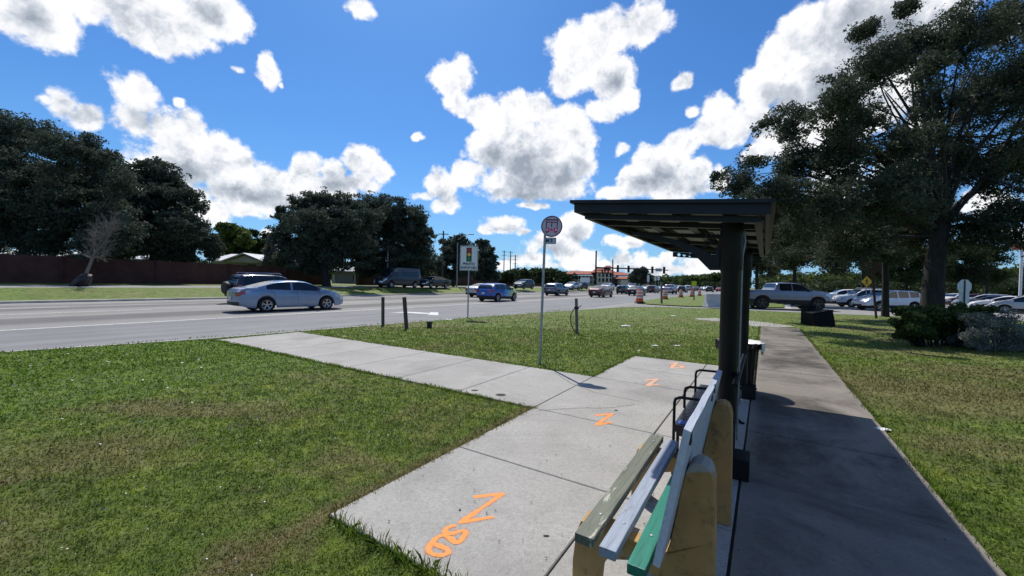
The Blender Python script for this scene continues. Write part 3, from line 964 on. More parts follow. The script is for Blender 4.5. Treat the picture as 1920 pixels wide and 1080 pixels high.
# ------------------------------------------------------------------ old wooden bench on concrete supports
MT['tan_concrete'] = None
m, nt, b = new_mat('tan_painted_concrete')
co = objco(nt)
n1 = noise(nt, co, 3.5, 6, 0.65); n2 = noise(nt, co, 11, 5, 0.7)
c_ = ramp(nt, n1, [(0.3, (0.32, 0.18, 0.06)), (0.7, (0.46, 0.27, 0.095))]).outputs[0]
c_ = mixc(nt, ramp(nt, n2, [(0.54, (0, 0, 0)), (0.70, (0.75,) * 3)]).outputs[0], c_, (0.10, 0.056, 0.026))
c_ = mixc(nt, ramp(nt, noise(nt, co, 5.0, 3, 0.5), [(0.635, (0, 0, 0)), (0.655, (1, 1, 1))]).outputs[0], c_, (0.30, 0.28, 0.25))
nt.links.new(c_, b.inputs['Base Color']); b.inputs['Roughness'].default_value = 0.8
bp = nt.nodes.new('ShaderNodeBump'); bp.inputs['Strength'].default_value = 0.35; bp.inputs['Distance'].default_value = 0.006
nt.links.new(n2, bp.inputs['Height']); nt.links.new(bp.outputs[0], b.inputs['Normal'])
MT['tan_concrete'] = m


def plank_mat(name, c1, c2, worn, lo, hi, rough=0.6):
    m, nt, b = new_mat(name)
    co = objco(nt)
    mp = nt.nodes.new('ShaderNodeMapping'); mp.vector_type = 'TEXTURE'
    mp.inputs['Rotation'].default_value = (0, 0, YAW); mp.inputs['Scale'].default_value = (0.8, 0.055, 0.06)
    nt.links.new(co, mp.inputs['Vector'])
    gr = noise(nt, mp.outputs[0], 3.0, 6, 0.7, 0.4)
    mp2 = nt.nodes.new('ShaderNodeMapping'); mp2.vector_type = 'TEXTURE'
    mp2.inputs['Rotation'].default_value = (0, 0, YAW); mp2.inputs['Scale'].default_value = (0.35, 0.05, 0.08)
    nt.links.new(co, mp2.inputs['Vector'])
    wn = noise(nt, mp2.outputs[0], 1.0, 6, 0.75, 0.3)
    c = ramp(nt, gr, [(0.28, tuple(x * .45 for x in c1)), (0.40, c1), (0.7, c2)]).outputs[0]
    c = mixc(nt, ramp(nt, wn, [(lo, (0, 0, 0)), (hi, (1, 1, 1))]).outputs[0], c, worn)
    nt.links.new(c, b.inputs['Base Color']); b.inputs['Roughness'].default_value = rough
    bp = nt.nodes.new('ShaderNodeBump'); bp.inputs['Strength'].default_value = 0.5; bp.inputs['Distance'].default_value = 0.004
    nt.links.new(gr, bp.inputs['Height']); nt.links.new(bp.outputs[0], b.inputs['Normal'])
    return m


MT['slat_olive'] = plank_mat('olive_plank', (0.085, 0.095, 0.068), (0.14, 0.15, 0.11), (0.36, 0.35, 0.29), 0.585, 0.60)
MT['slat_grey'] = plank_mat('grey_plank', (0.20, 0.23, 0.29), (0.29, 0.33, 0.40), (0.12, 0.11, 0.10), 0.62, 0.66)
MT['slat_green'] = plank_mat('green_plank', (0.003, 0.125, 0.085), (0.006, 0.19, 0.125), (0.03, 0.06, 0.05), 0.62, 0.66, 0.45)
MT['board_white'] = plank_mat('pale_blue_board', (0.40, 0.44, 0.52), (0.52, 0.55, 0.62), (0.30, 0.27, 0.21), 0.63, 0.67, 0.5)

wb = thing('wooden_bench', 'old park bench with mismatched painted planks on tan concrete supports', 'bench', W(0.4, 2.45, 0.022))
def support(vc, th=0.115):
    # outline in (u, z): rounded back upright, seat bearer and front leg with an arch between
    out = [(0.19, 0.0), (0.235, 0.0)]
    prof = [(0.150, 0.022), (0.29, 0.022), (0.30, 0.10), (0.33, 0.20), (0.42, 0.27), (0.52, 0.285), (0.62, 0.25), (0.665, 0.16), (0.675, 0.022), (0.80, 0.022), (0.80, 0.18),
            (0.785, 0.32), (0.76, 0.395), (0.70, 0.40), (0.40, 0.385), (0.345, 0.39), (0.332, 0.44), (0.312, 0.56), (0.290, 0.70), (0.275, 0.775), (0.262, 0.805), (0.24, 0.826), (0.21, 0.830), (0.183, 0.818), (0.168, 0.79), (0.160, 0.75), (0.155, 0.5), (0.152, 0.2)]
    mb = MB()
    c = 0.012
    cen_u = sum(p[0] for p in prof) / len(prof)
    A_ = [W(a, vc - th / 2, z) for a, z in prof]
    mb.prism(A_, DIR * th)
    return mb
for vc in (1.96, 3.04):
    o = part(support(vc), 'concrete_support', 'tan_concrete', wb)
    bv = o.modifiers.new('edge', 'BEVEL'); bv.width = 0.014; bv.segments = 3; bv.limit_method = 'ANGLE'; bv.angle_limit = R_(50)
def plank(u0, u1, v0, v1, z, h, mat, label, tilt=0.0):
    mb = MB(); n = 8
    for k in range(n + 1):
        v = v0 + (v1 - v0) * k / n; j = [random.uniform(-.0015, .0015) for _ in range(4)]
        mb.v += [tuple(W(u0 + j[0], v, z - h)), tuple(W(u1 + j[1], v, z - h)), tuple(W(u1 + j[2], v, z + tilt)), tuple(W(u0 + j[3], v, z))]
    for k in range(n):
        for i in range(4):
            mb.f.append((k * 4 + i, k * 4 + (i + 1) % 4, k * 4 + 4 + (i + 1) % 4, k * 4 + 4 + i))
    mb.f += [(0, 1, 2, 3), (n * 4 + 3, n * 4 + 2, n * 4 + 1, n * 4)]
    o = part(mb, 'seat_slat', mat, wb, None, label)
    bv = o.modifiers.new('edge', 'BEVEL'); bv.width = 0.004; bv.segments = 2; bv.limit_method = 'ANGLE'; bv.angle_limit = R_(50)
    for v in (1.93, 3.06):
        m2 = MB(); c = W((u0 + u1) / 2 - 0.005, v, z)
        m2.lathe([(0, 0.004), (0.007, 0.003), (0.009, -0.002)], tuple(c), 10)
        q = part(m2, 'bolt', 'galv', o)
    return o
plank(0.625, 0.715, 1.72, 3.20, 0.447, 0.045, 'slat_olive', 'weathered olive front plank with peeling paint')
plank(0.515, 0.590, 1.70, 3.18, 0.442, 0.045, 'slat_grey', 'blue grey middle plank')
plank(0.385, 0.461, 1.68, 3.16, 0.428, 0.045, 'slat_green', 'bright green rear plank')
mb = MB()
t = 0.028
ba, bb = (0.338, 0.43), (0.232, 1.02)
n = 10
for k in range(n + 1):
    v = 1.72 + (3.09 - 1.72) * k / n
    w0 = 0.004 * math.sin(k * 1.9)
    mb.v += [tuple(W(ba[0], v, ba[1])), tuple(W(ba[0] + t, v, ba[1] + .008)), tuple(W(bb[0] + t, v, bb[1] + .008 + w0)), tuple(W(bb[0], v, bb[1] + w0))]
for k in range(n):
    for i in range(4):
        mb.f.append((k * 4 + i, k * 4 + (i + 1) % 4, k * 4 + 4 + (i + 1) % 4, k * 4 + 4 + i))
mb.f += [(0, 1, 2, 3), (n * 4 + 3, n * 4 + 2, n * 4 + 1, n * 4)]
bk = part(mb, 'backrest_board', 'board_white', wb, None, 'tall pale blue backrest board')
for (v, z) in ((1.75, 0.985), (2.62, 1.0), (2.56, 0.965)):
    a = ba[0] + (bb[0] - ba[0]) * (z - ba[1]) / (bb[1] - ba[1])
    m2 = MB(); m2.box(W(a - 0.0015, v, z), (0.04, 0.006, 0.045), Matrix.Rotation(YAW, 3, 'Z')); part(m2, 'edge_gap', 'sign_black', bk)

# ------------------------------------------------------------------ litter bin by the far column
c = P(1384, 731, 0.02)
tb = thing('litter_bin', 'black slatted litter bin with white liner beside the far shelter column', 'litter bin', c)
mb = MB()
for k in range(28):
    a = 2 * math.pi * k / 28; ca, sa = math.cos(a), math.sin(a)
    pts = [c + Vector((r * ca, r * sa, h)) for r, h in ((0.22, 0.03), (0.235, 0.35), (0.25, 0.62), (0.30, 0.74))]
    for p, q in zip(pts[:-1], pts[1:]):
        mb.beam(p, q, 0.03, 0.008, Vector((ca, sa, 0)))
part(mb, 'slatted_body', 'black_metal', tb)
mb = MB(); mb.lathe([(0.20, 0.03), (0.215, 0.66), (0.0, 0.66), (0.0, 0.03)], tuple(c), 20); part(mb, 'inner_drum', 'sign_black', tb, 40)
for h, r in ((0.05, 0.235), (0.74, 0.31)):
    mb = MB(); mb.lathe([(r + .012 * math.cos(t * .785), h + .012 * math.sin(t * .785)) for t in range(8)], tuple(c), 28, closed=True); part(mb, 'ring', 'black_metal', tb, 60)
mb = MB(); vs = []
n = 40
for k in range(n):
    a = 2 * math.pi * k / n
    w0 = 0.02 * math.sin(a * 5) + 0.014 * math.sin(a * 11 + 1)
    for (r, h) in ((0.20, 0.66), (0.285, 0.755 + w0 * .3), (0.325, 0.75 + w0 * .4), (0.335, 0.66 + w0), (0.32, 0.60 + w0 * 1.6)):
        vs.append(tuple(c + Vector(((r + w0 * .3) * math.cos(a), (r + w0 * .3) * math.sin(a), h))))
fs = []
for k in range(n):
    k2 = (k + 1) % n
    for j in range(4):
        fs.append((k * 5 + j, k2 * 5 + j, k2 * 5 + j + 1, k * 5 + j + 1))
keep = [f for f in fs if not (Vector(vs[f[0]]) - c).dot(Vector((-1, -0.9, 0))) > 0.16 or (f[0] % 5) < 1]
mb.add(vs, keep); part(mb, 'liner', 'bag', tb, 60)

# ------------------------------------------------------------------ signs on the near lawn
def frame_to(p, facing):
    """matrix with local x to the right of a viewer, y up, z towards the viewer"""
    zf = Vector(facing).normalized(); zf.z = 0; zf.normalize()
    x = Vector((0, 0, 1)).cross(zf)
    return Matrix.Translation(p) @ Matrix((x, Vector((0, 0, 1)), zf)).transposed().to_4x4()


b0 = P(1012, 683, 0.0)
tp = D(1022, 438, b0.y + 0.0)
bs = thing('bus_stop_sign', 'round pink and white bus stop sign on a leaning galvanised pole', 'bus stop sign', b0)
mb = MB(); mb.tube([b0, tp + (tp - b0) * 0.015], 0.025, 12); part(mb, 'pole', 'galv', bs, 50)
ctr = D(1034.5, 424.5, b0.y - 0.03)
face = Vector((-0.22, -1, 0))
up = (tp - b0).normalized(); zf = face.normalized(); xx = up.cross(zf).normalized(); zf = xx.cross(up)
FM = Matrix.Translation(ctr) @ Matrix((xx, up, zf)).transposed().to_4x4()
r_ = 0.205
def local_part(mb, name, mat, root, M_, smooth=None):
    m2 = MB(); m2.v = [tuple(M_ @ Vector(p)) for p in mb.v]; m2.f = mb.f
    return part(m2, name, mat, root, smooth)
mb = MB(); mb.lathe([(0, -0.006), (r_, -0.006), (r_, 0.0), (0, 0.0)], seg=48); dsc = local_part(mb, 'disc', 'bus_face', bs, FM, 30)
mb = MB(); mb.lathe([(r_ - 0.020, 0.0015), (r_ + .003, 0.0015), (r_ + .003, -0.007), (r_ - .020, -0.0072)], seg=48, closed=True); local_part(mb, 'border', 'bus_rim', bs, FM, 30)
mb = MB()
def rect(mb, x0, y0, x1, y1, z): mb.box(((x0 + x1) / 2, (y0 + y1) / 2, z), (x1 - x0, y1 - y0, 0.002))
z = 0.003
rect(mb, -0.115, 0.115, 0.115, 0.140, z); rect(mb, -0.115, -0.03, -0.098, 0.1145, z); rect(mb, 0.098, -0.03, 0.115, 0.1145, z); rect(mb, -0.0975, 0.072, 0.0975, 0.084, z); rect(mb, -0.009, -0.03, 0.009, 0.0715, z)
local_part(mb, 'bus_symbol_frame', 'bus_rim', bs, FM)
mb = MB()
rect(mb, -0.115, -0.10, 0.115, -0.031, z)
local_part(mb, 'bus_symbol_body', 'bus_pink', bs, FM)
for x in (-0.0825, 0.0825):
    mb = MB(); rect(mb, x - .0175, -0.128, x + .0175, -0.1005, z); local_part(mb, 'bus_symbol_wheel', 'bus_pink', bs, FM)
mb = MB(); rect(mb, -0.0975, 0.086, 0.0975, 0.092, z); local_part(mb, 'bus_symbol_header', 'bus_pink', bs, FM)
mb = MB()
for x in (-0.085, 0.085):
    mb.lathe([(0, 0.0052), (0.018, 0.0052), (0.018, 0.004), (0, 0.004)], (x, -0.066, 0), 14)
mb.lathe([(0.030, 0.0052), (0.040, 0.0052), (0.040, 0.004), (0.030, 0.004)], (0, -0.062, 0), 18, closed=True)
local_part(mb, 'bus_symbol_lamps', 'sign_white', bs, FM)
pc = D(1031, 451.5, b0.y - 0.03)
PM = Matrix.Translation(pc) @ Matrix((xx, up, zf)).transposed().to_4x4()
mb = MB()
hw, hh, rr = 0.125, 0.065, 0.022
pts = []
for cx, cy, a0 in ((hw - rr, hh - rr, 0), (-hw + rr, hh - rr, 90), (-hw + rr, -hh + rr, 180), (hw - rr, -hh + rr, 270)):
    for t in range(5):
        a = R_(a0 + t * 22.5); pts.append((cx + rr * math.cos(a), cy + rr * math.sin(a), 0))
mb.prism(pts, (0, 0, -0.005)); pl = local_part(mb, 'route_plate', 'plate_grey', bs, PM)
bl = Matrix.Translation(-Vector(b0))
text_mesh('M 3', 0.085, 'sign_black', 'lettering', bs, bl @ PM @ Matrix.Translation((-0.015, 0, 0.002)), 0.003)

# photo enforced sign
b0 = P(877, 596, 0.0)
ps = thing('traffic_camera_sign', 'white PHOTO ENFORCED sign with traffic signal symbol on a thin post', 'road sign', b0)
tp = D(880, 459, b0.y)
mb = MB(); mb.tube([b0, tp], 0.030, 10); part(mb, 'post', 'galv', ps, 50)
ctr = D(879.3, 484, b0.y - 0.045)
face = (Vector((0, 0, CAMH)) - ctr); face.z = 0; face = Matrix.Rotation(R_(-14), 3, 'Z') @ face
up = (tp - b0).normalized(); zf = face.normalized(); xx = up.cross(zf).normalized(); zf = xx.cross(up)
FM = Matrix.Translation(ctr) @ Matrix((xx, up, zf)).transposed().to_4x4()
bl = Matrix.Translation(-Vector(b0))
SW, SH = 0.80, 1.08
mb = MB(); mb.box((0, 0, -0.004), (SW, SH, 0.006)); local_part(mb, 'panel', 'sign_white', ps, FM)
mb = MB()
for (x0, y0, x1, y1) in ((-.385, -.525, .385, -.505), (-.385, .505, .385, .525), (-.385, -.504, -.37, .504), (.37, -.504, .385, .504)):
    rect(mb, x0, y0, x1, y1, 0.001)
local_part(mb, 'border', 'sign_black', ps, FM)
mb = MB(); rect(mb, -0.115, -0.145, 0.115, 0.455, 0.002); local_part(mb, 'signal_symbol', 'sign_black', ps, FM)
for y, mt in ((0.345, 'sign_red'), (0.155, 'sign_amber'), (-0.035, 'sign_green')):
    mb = MB(); mb.lathe([(0, 0.0055), (0.082, 0.0055), (0.082, 0.0035), (0, 0.0035)], (0, y, 0), 20); local_part(mb, 'signal_lens', mt, ps, FM)
text_mesh('PHOTO', 0.155, 'sign_black', 'lettering', ps, bl @ FM @ Matrix.Translation((0, -0.255, 0.003)), 0.006)
text_mesh('ENFORCED', 0.135, 'sign_black', 'lettering', ps, bl @ FM @ Matrix.Translation((0, -0.415, 0.003)), 0.005)

# ------------------------------------------------------------------ posts, stubs and litter on the near lawn
def post(px0, py0, px1, py1, w, mat, name, label, cat, group=None, Y=None):
    b0 = P(px0, py0, 0.0) if Y is None else D(px0, py0, Y)
    t_ = D(px1, py1, b0.y)
    r = thing(name, label, cat, b0, 0, group)
    mb = MB(); mb.beam(b0 - Vector((0, 0, .05)), t_, w, w, Vector((0.3, 1, 0)))
    o = part(mb, 'shaft', mat, r)
    bv = o.modifiers.new('edge', 'BEVEL'); bv.width = w * .12; bv.segments = 2
    return r, b0, t_
def single(mb, name, mat, label, cat, group=None, smooth=None):
    vs = np.array(mb.v); c = Vector((vs[:, 0].mean(), vs[:, 1].mean(), vs[:, 2].min()))
    o = mb.obj(name, mat, None, smooth, loc=c)
    return tag(o, label, cat, group)
def stake(px0, py0, px1, py1, w, mat, label):
    b0 = P(px0, py0, 0.0); t_ = D(px1, py1, b0.y)
    mb = MB(); mb.beam(b0 - Vector((0, 0, .05)), t_, w, w, Vector((0.3, 1, 0)))
    o = single(mb, 'wooden_stake', mat, label, 'stake', 'wooden stakes by the kerb')
    bv = o.modifiers.new('edge', 'BEVEL'); bv.width = w * .12; bv.segments = 2
stake(718, 610, 718, 557, 0.085, 'rail_wood', 'upright dark wooden stake at the kerb, nearest the path')
stake(762.5, 616, 758, 557, 0.10, 'rail_wood', 'tilted brown wooden stake beside the upright one')
b0 = P(805, 615, 0.0)
mb = MB(); mb.lathe([(0, -.05), (0.085, -.05), (0.085, 0.17), (0.10, 0.17), (0.10, 0.215), (0.06, 0.215), (0.06, 0.18), (0, 0.18)], tuple(b0), 16)
single(mb, 'pipe_stub', 'dark_plastic', 'short black capped pipe sticking out of the turf near the stakes', 'pipe', None, 40)
r, b0, t_ = post(1082, 626, 1080.5, 559.5, 0.085, 'grey_wood', 'cable_post', 'grey wooden post with a looping black cable on the lawn', 'post')
mb = MB()
ln = [D(1079, 624, b0.y - .06), D(1073, 614, b0.y - .10), D(1069.5, 602, b0.y - .12), D(1070, 590, b0.y - .10), D(1075, 581, b0.y - .07), D(1081, 577, b0.y - .06), D(1086, 575, b0.y - .05), D(1090, 573, b0.y)]
mb.tube(smooth_line([Vector(p) for p in ln], 2), 0.014, 6); part(mb, 'cable', 'sign_black', r, 60)
mb = MB(); p_ = D(1080.8, 577.5, b0.y - .03); mb.box(p_, (0.14, 0.05, 0.08)); part(mb, 'cable_clip', 'sign_black', r)

def scrap(px, py, s, label):
    c = P(px, py, 0.02)
    mb = MB(); vs = []
    n = 7
    for i in range(n):
        for j in range(n):
            x = (i / (n - 1) - .5); y = (j / (n - 1) - .5)
            vs.append((c.x + s * 1.6 * x + .01 * random.random(), c.y + s * y + .02 * random.random(), 0.02 + s * .45 * max(0, .5 - x * x * 1.6 - y * y * 1.6) * random.uniform(.4, 1)))
    mb.add(vs, [(i * n + j, i * n + j + 1, (i + 1) * n + j + 1, (i + 1) * n + j) for i in range(n - 1) for j in range(n - 1)])
    single(mb, 'litter_scrap', 'litter', label, 'litter', 'scraps of litter on the lawn')
scrap(1173, 611, 0.22, 'largest white paper scrap on the lawn past the cable post')
scrap(1228, 648, 0.10, 'small white scrap on the lawn nearest the slab end')
scrap(1262, 592, 0.16, 'white scrap far back on the lawn, close to the driveway')
scrap(1270, 648, 0.09, 'small white scrap on the lawn nearest the shelter column')
for (px, py, s, lb) in ((840, 599, .16, 'flat white scrap at the foot of the traffic camera sign'), (1656, 805, .09, 'small white twist of paper on the sidewalk edge')):
    scrap(px, py, s, lb)

# ------------------------------------------------------------------ right verge: utility boxes, sign backs
b0 = P(1521, 608, 0.0)
ub = thing('utility_box', 'upright black utility pedestal standing behind the slanted one', 'utility box', b0)
rot = Matrix.Rotation(0.25, 3, 'Z')
mb = MB(); mb.box(b0 + Vector((0, 0.2, 0.38)), (0.40, 0.4, 0.76), rot); o = part(mb, 'cabinet', 'utility_black', ub); bv = o.modifiers.new('edge', 'BEVEL'); bv.width = .03; bv.segments = 2
mb = MB(); mb.box(b0 + Vector((0, 0.2, 0.80)), (0.45, 0.45, 0.08), rot); o = part(mb, 'lid', 'utility_black', ub); bv = o.modifiers.new('edge', 'BEVEL'); bv.width = .03; bv.segments = 2
b0 = P(1544, 612, 0.0)
ub = thing('utility_box', 'wide black utility box with slanted top leaning on the grass', 'utility box', b0)
rot = Matrix.Rotation(0.12, 3, 'Z')
def q(x, y, z): return b0 + rot @ Vector((x, y, z))
mb = MB(); mb.hexa([q(-.40, 0, -.03), q(.60, 0, .0), q(.60, .6, 0), q(-.40, .6, 0), q(-.44, .06, .52), q(.50, .06, .66), q(.50, .6, .66), q(-.44, .6, .52)])
o = part(mb, 'cabinet', 'utility_black', ub); bv = o.modifiers.new('edge', 'BEVEL'); bv.width = .025; bv.segments = 2
mb = MB(); mb.hexa([q(-.46, .04, .525), q(.52, .04, .665), q(.52, .62, .665), q(-.46, .62, .525), q(-.45, .05, .565), q(.51, .05, .705), q(.51, .61, .705), q(-.45, .61, .565)])
o = part(mb, 'lid', 'utility_black', ub); bv = o.modifiers.new('edge', 'BEVEL'); bv.width = .012; bv.segments = 2

# yield sign seen from behind
b0 = P(1643, 597, 0.0)
ys = thing('yield_sign', 'rusty brown back of a triangular yield sign on a dark post', 'road sign', b0)
tp = D(1633.5, 489, b0.y)
mb = MB(); mb.beam(b0, tp, 0.09, 0.07, Vector((0, 1, 0))); part(mb, 'post', 'rust', ys)
mb = MB(); Yy = b0.y - 0.06
tri = [D(1614, 489, Yy), D(1655, 493, Yy), D(1637, 518, Yy)]
ccx = sum(tri, Vector()) / 3
pts = []
for i in range(3):
    a = tri[i]; pr = tri[i - 1]; nx = tri[(i + 1) % 3]
    pts += [a + (pr - a) * .1, a + (pr - a) * .03 + (nx - a) * .03, a + (nx - a) * .1]
mb.prism(pts, (0, 0.012, 0)); part(mb, 'panel', 'rust', ys)
# yellow crossing sign
ctr = D(1625, 528, 36)
b0 = Vector((ctr.x, ctr.y, -0.05))
ws_ = thing('pedestrian_sign', 'yellow diamond pedestrian crossing sign under the trees', 'road sign', b0)
mb = MB(); mb.beam(b0, ctr + Vector((0, .03, .4)), 0.06, 0.04, Vector((0, 1, 0))); part(mb, 'post', 'galv', ws_)
mb = MB(); mb.prism([ctr + Vector((x, -0.02, z_)) for x, z_ in ((0, -.5), (.5, 0), (0, .5), (-.5, 0))], (0, 0.01, 0)); part(mb, 'panel', 'sign_yellow', ws_)
mb = MB()
wk = Vector((ctr.x, ctr.y - .026, ctr.z))
mb.lathe([(0, .0), (.055, 0), (.055, .004), (0, .004)], (wk.x + .0, wk.y, wk.z + .26), 12, 'Y')
for (x0, z0, x1, z1, w) in ((0, .19, -.02, -.02, .11), (-.02, -.03, .12, -.27, .06), (-.03, -.03, -.13, -.26, .06), (0, .15, .14, .02, .045), (0, .15, -.13, .03, .045)):
    mb.beam(wk + Vector((x0, 0, z0)), wk + Vector((x1, 0, z1)), w, 0.006, Vector((0, 1, 0)))
part(mb, 'walker_symbol', 'sign_black', ws_)
# stop sign seen from behind
ctr = D(1808.5, 537.5, 21)
b0 = Vector((ctr.x, ctr.y + .05, 0))
ss = thing('stop_sign', 'bare silver back of an octagonal stop sign with a plate below', 'road sign', b0)
mb = MB(); mb.beam(b0, ctr + Vector((0, .05, .36)), 0.055, 0.045, Vector((0, 1, 0))); mb.beam(ctr + Vector((0, -.022, -.9)), ctr + Vector((0, -.022, .34)), 0.05, 0.02, Vector((0, 1, 0))); part(mb, 'post', 'rust', ss)
mb = MB(); mb.prism([ctr + Vector((.40 * math.cos(R_(22.5 + 45 * k)), 0, .40 * math.sin(R_(22.5 + 45 * k)))) for k in range(8)], (0, 0.008, 0)); part(mb, 'octagon_panel', 'alu_back', ss)
mb = MB(); mb.box(ctr + Vector((0, 0.012, -.55)), (.56, .008, .66)); part(mb, 'lower_plate', 'alu_back', ss)

# tall white pole at the car park
ctr = D(1916, 470, 40)
b0 = Vector((ctr.x, ctr.y, 0))
wp = thing('white_pole', 'tall white pole with a brown cap at the car park edge', 'pole', b0)
mb = MB(); mb.tube([b0, ctr + Vector((0, 0, .1))], 0.11, 12); part(mb, 'shaft', 'sign_white', wp, 50)
mb = MB(); mb.box(ctr + Vector((0, 0, .45)), (1.0, 1.0, .7)); o = part(mb, 'cap', 'tile', wp); bv = o.modifiers.new('edge', 'BEVEL'); bv.width = .15; bv.segments = 2

# ------------------------------------------------------------------ orange drums, barrier and markers on the island
def make_drum():
    r = bpy.data.objects.new('traffic_drum', None); COL.objects.link(r)
    prof = [(0.30, 0.08), (0.29, 0.32), (0.275, 0.33), (0.27, 0.55), (0.255, 0.56), (0.25, 0.78), (0.235, 0.79), (0.23, 1.0), (0.20, 1.03), (0, 1.03)]
    mb = MB(); mb.lathe([(0, 0.08)] + prof, seg=20); mb.obj('shell', 'drum_orange', r, 40)
    for z0, rr0, rr1 in ((0.36, .2765, .2735), (0.60, .2575, .2545), (0.83, .2375, .2345)):
        mb = MB(); mb.lathe([(rr0 + .003, z0), (rr1 + .004, z0 + .13)], seg=20); mb.obj('reflective_band', 'drum_white', r, 40)
    mb = MB(); mb.lathe([(0, 0), (0.42, 0), (0.42, 0.05), (0.31, 0.09), (0, 0.09)], seg=20); mb.obj('rubber_base', 'tyre', r, 40)
    mb = MB(); mb.box((0, 0, 1.07), (0.16, 0.03, 0.08)); mb.obj('handle', 'drum_orange', r)
    return r
def copy_tree(o, parent=None):
    c = o.copy(); COL.objects.link(c); c.parent = parent
    for ch in list(o.children):
        copy_tree(ch, c)
    return c
dr0 = make_drum()
for i, (px, py, sc, lb) in enumerate(((1199, 567.5, 1.12, 'nearest orange and white drum at the tip of the grass island'), (1247, 561, 1.0, 'orange drum beside the wooden post on the island'),
                                      (1276.5, 557.5, .95, 'third orange drum along the island, before the open gap'), (1297, 556.5, .95, 'orange drum directly left of a thin stake'), (1311.5, 554.5, .9, 'farthest orange drum next to the concrete barrier'))):
    d_ = dr0 if i == 0 else copy_tree(dr0)
    d_.location = P(px, py, 0.0); d_.scale = (sc, sc, sc)
    tag(d_, lb, 'traffic drum', 'orange drums along the road works')
for (px, y0, y1, w, lb) in ((1240.5, 569, 528, .14, 'grey wooden post in front of the second orange drum'), (1301.5, 563, 545, .10, 'thin wooden stake among the orange drums')):
    b0 = P(px, y0, 0.0); t_ = D(px - .5, y1, b0.y); mb = MB(); mb.beam(b0, t_, w, w, Vector((0, 1, 0))); single(mb, 'marker_post', 'grey_wood', lb, 'post', 'marker posts on the island')
b0 = P(1342, 575.5, 0.0)
mb = MB(); pr = [(-.42, 0), (-.42, .10), (-.22, .35), (-.14, 1.02), (.14, 1.02), (.22, .35), (.42, .10), (.42, 0)]
ax = Vector((1, 0.05, 0)).normalized(); pp = Vector((-ax.y, ax.x, 0))
s0 = b0 - ax * .85
mb.prism([s0 + pp * a + Vector((0, 0, z_)) for a, z_ in pr], ax * 3.4)
o = single(mb, 'concrete_barrier', 'barrier', 'pale grey concrete barrier block on the grass island', 'barrier'); bv = o.modifiers.new('edge', 'BEVEL'); bv.width = .03; bv.segments = 2
# small signs at the junction
def far_sign(px, py, w_px, h_px, Y, mat, name, label, shape='rect'):
    c = D(px, py, Y); w = w_px * Y / F; h = h_px * Y / F
    b0 = Vector((c.x, c.y, ZR)); r = thing(name, label, 'road sign', b0)
    mb = MB(); mb.beam(b0, c + Vector((0, .06, h * .4)), .08, .06, Vector((0, 1, 0))); part(mb, 'post', 'galv', r)
    mb = MB()
    if shape == 'rect':
        mb.box(c, (w, .02, h))
    else:
        mb.prism([c + Vector((w * .5 * x, 0, h * .5 * y)) for x, y in ((0, -1), (1, 0), (0, 1), (-1, 0))], (0, .02, 0))
    part(mb, 'panel', mat, r)
far_sign(1301.5, 532, 9, 9, 60, 'lime', 'warning_sign', 'yellow green road sign over the queue of cars')
far_sign(1215.5, 522, 4, 13, 80, 'sign_white', 'route_sign', 'slim tall white sign left of the junction signs')
far_sign(1229, 523, 4, 6, 80, 'sign_white', 'route_sign', 'small white sign, left of a close pair by the junction')
far_sign(1235, 521, 4.5, 9, 82, 'sign_white', 'route_sign', 'small white sign, right of a close pair by the junction')

# ------------------------------------------------------------------ vehicles
def smooth_arr(a, k):
    if k < 2:
        return a
    pad = np.pad(a, (k, k), mode='edge')
    ker = np.hanning(2 * k + 1); ker /= ker.sum()
    return np.convolve(pad, ker, mode='same')[k:-k]


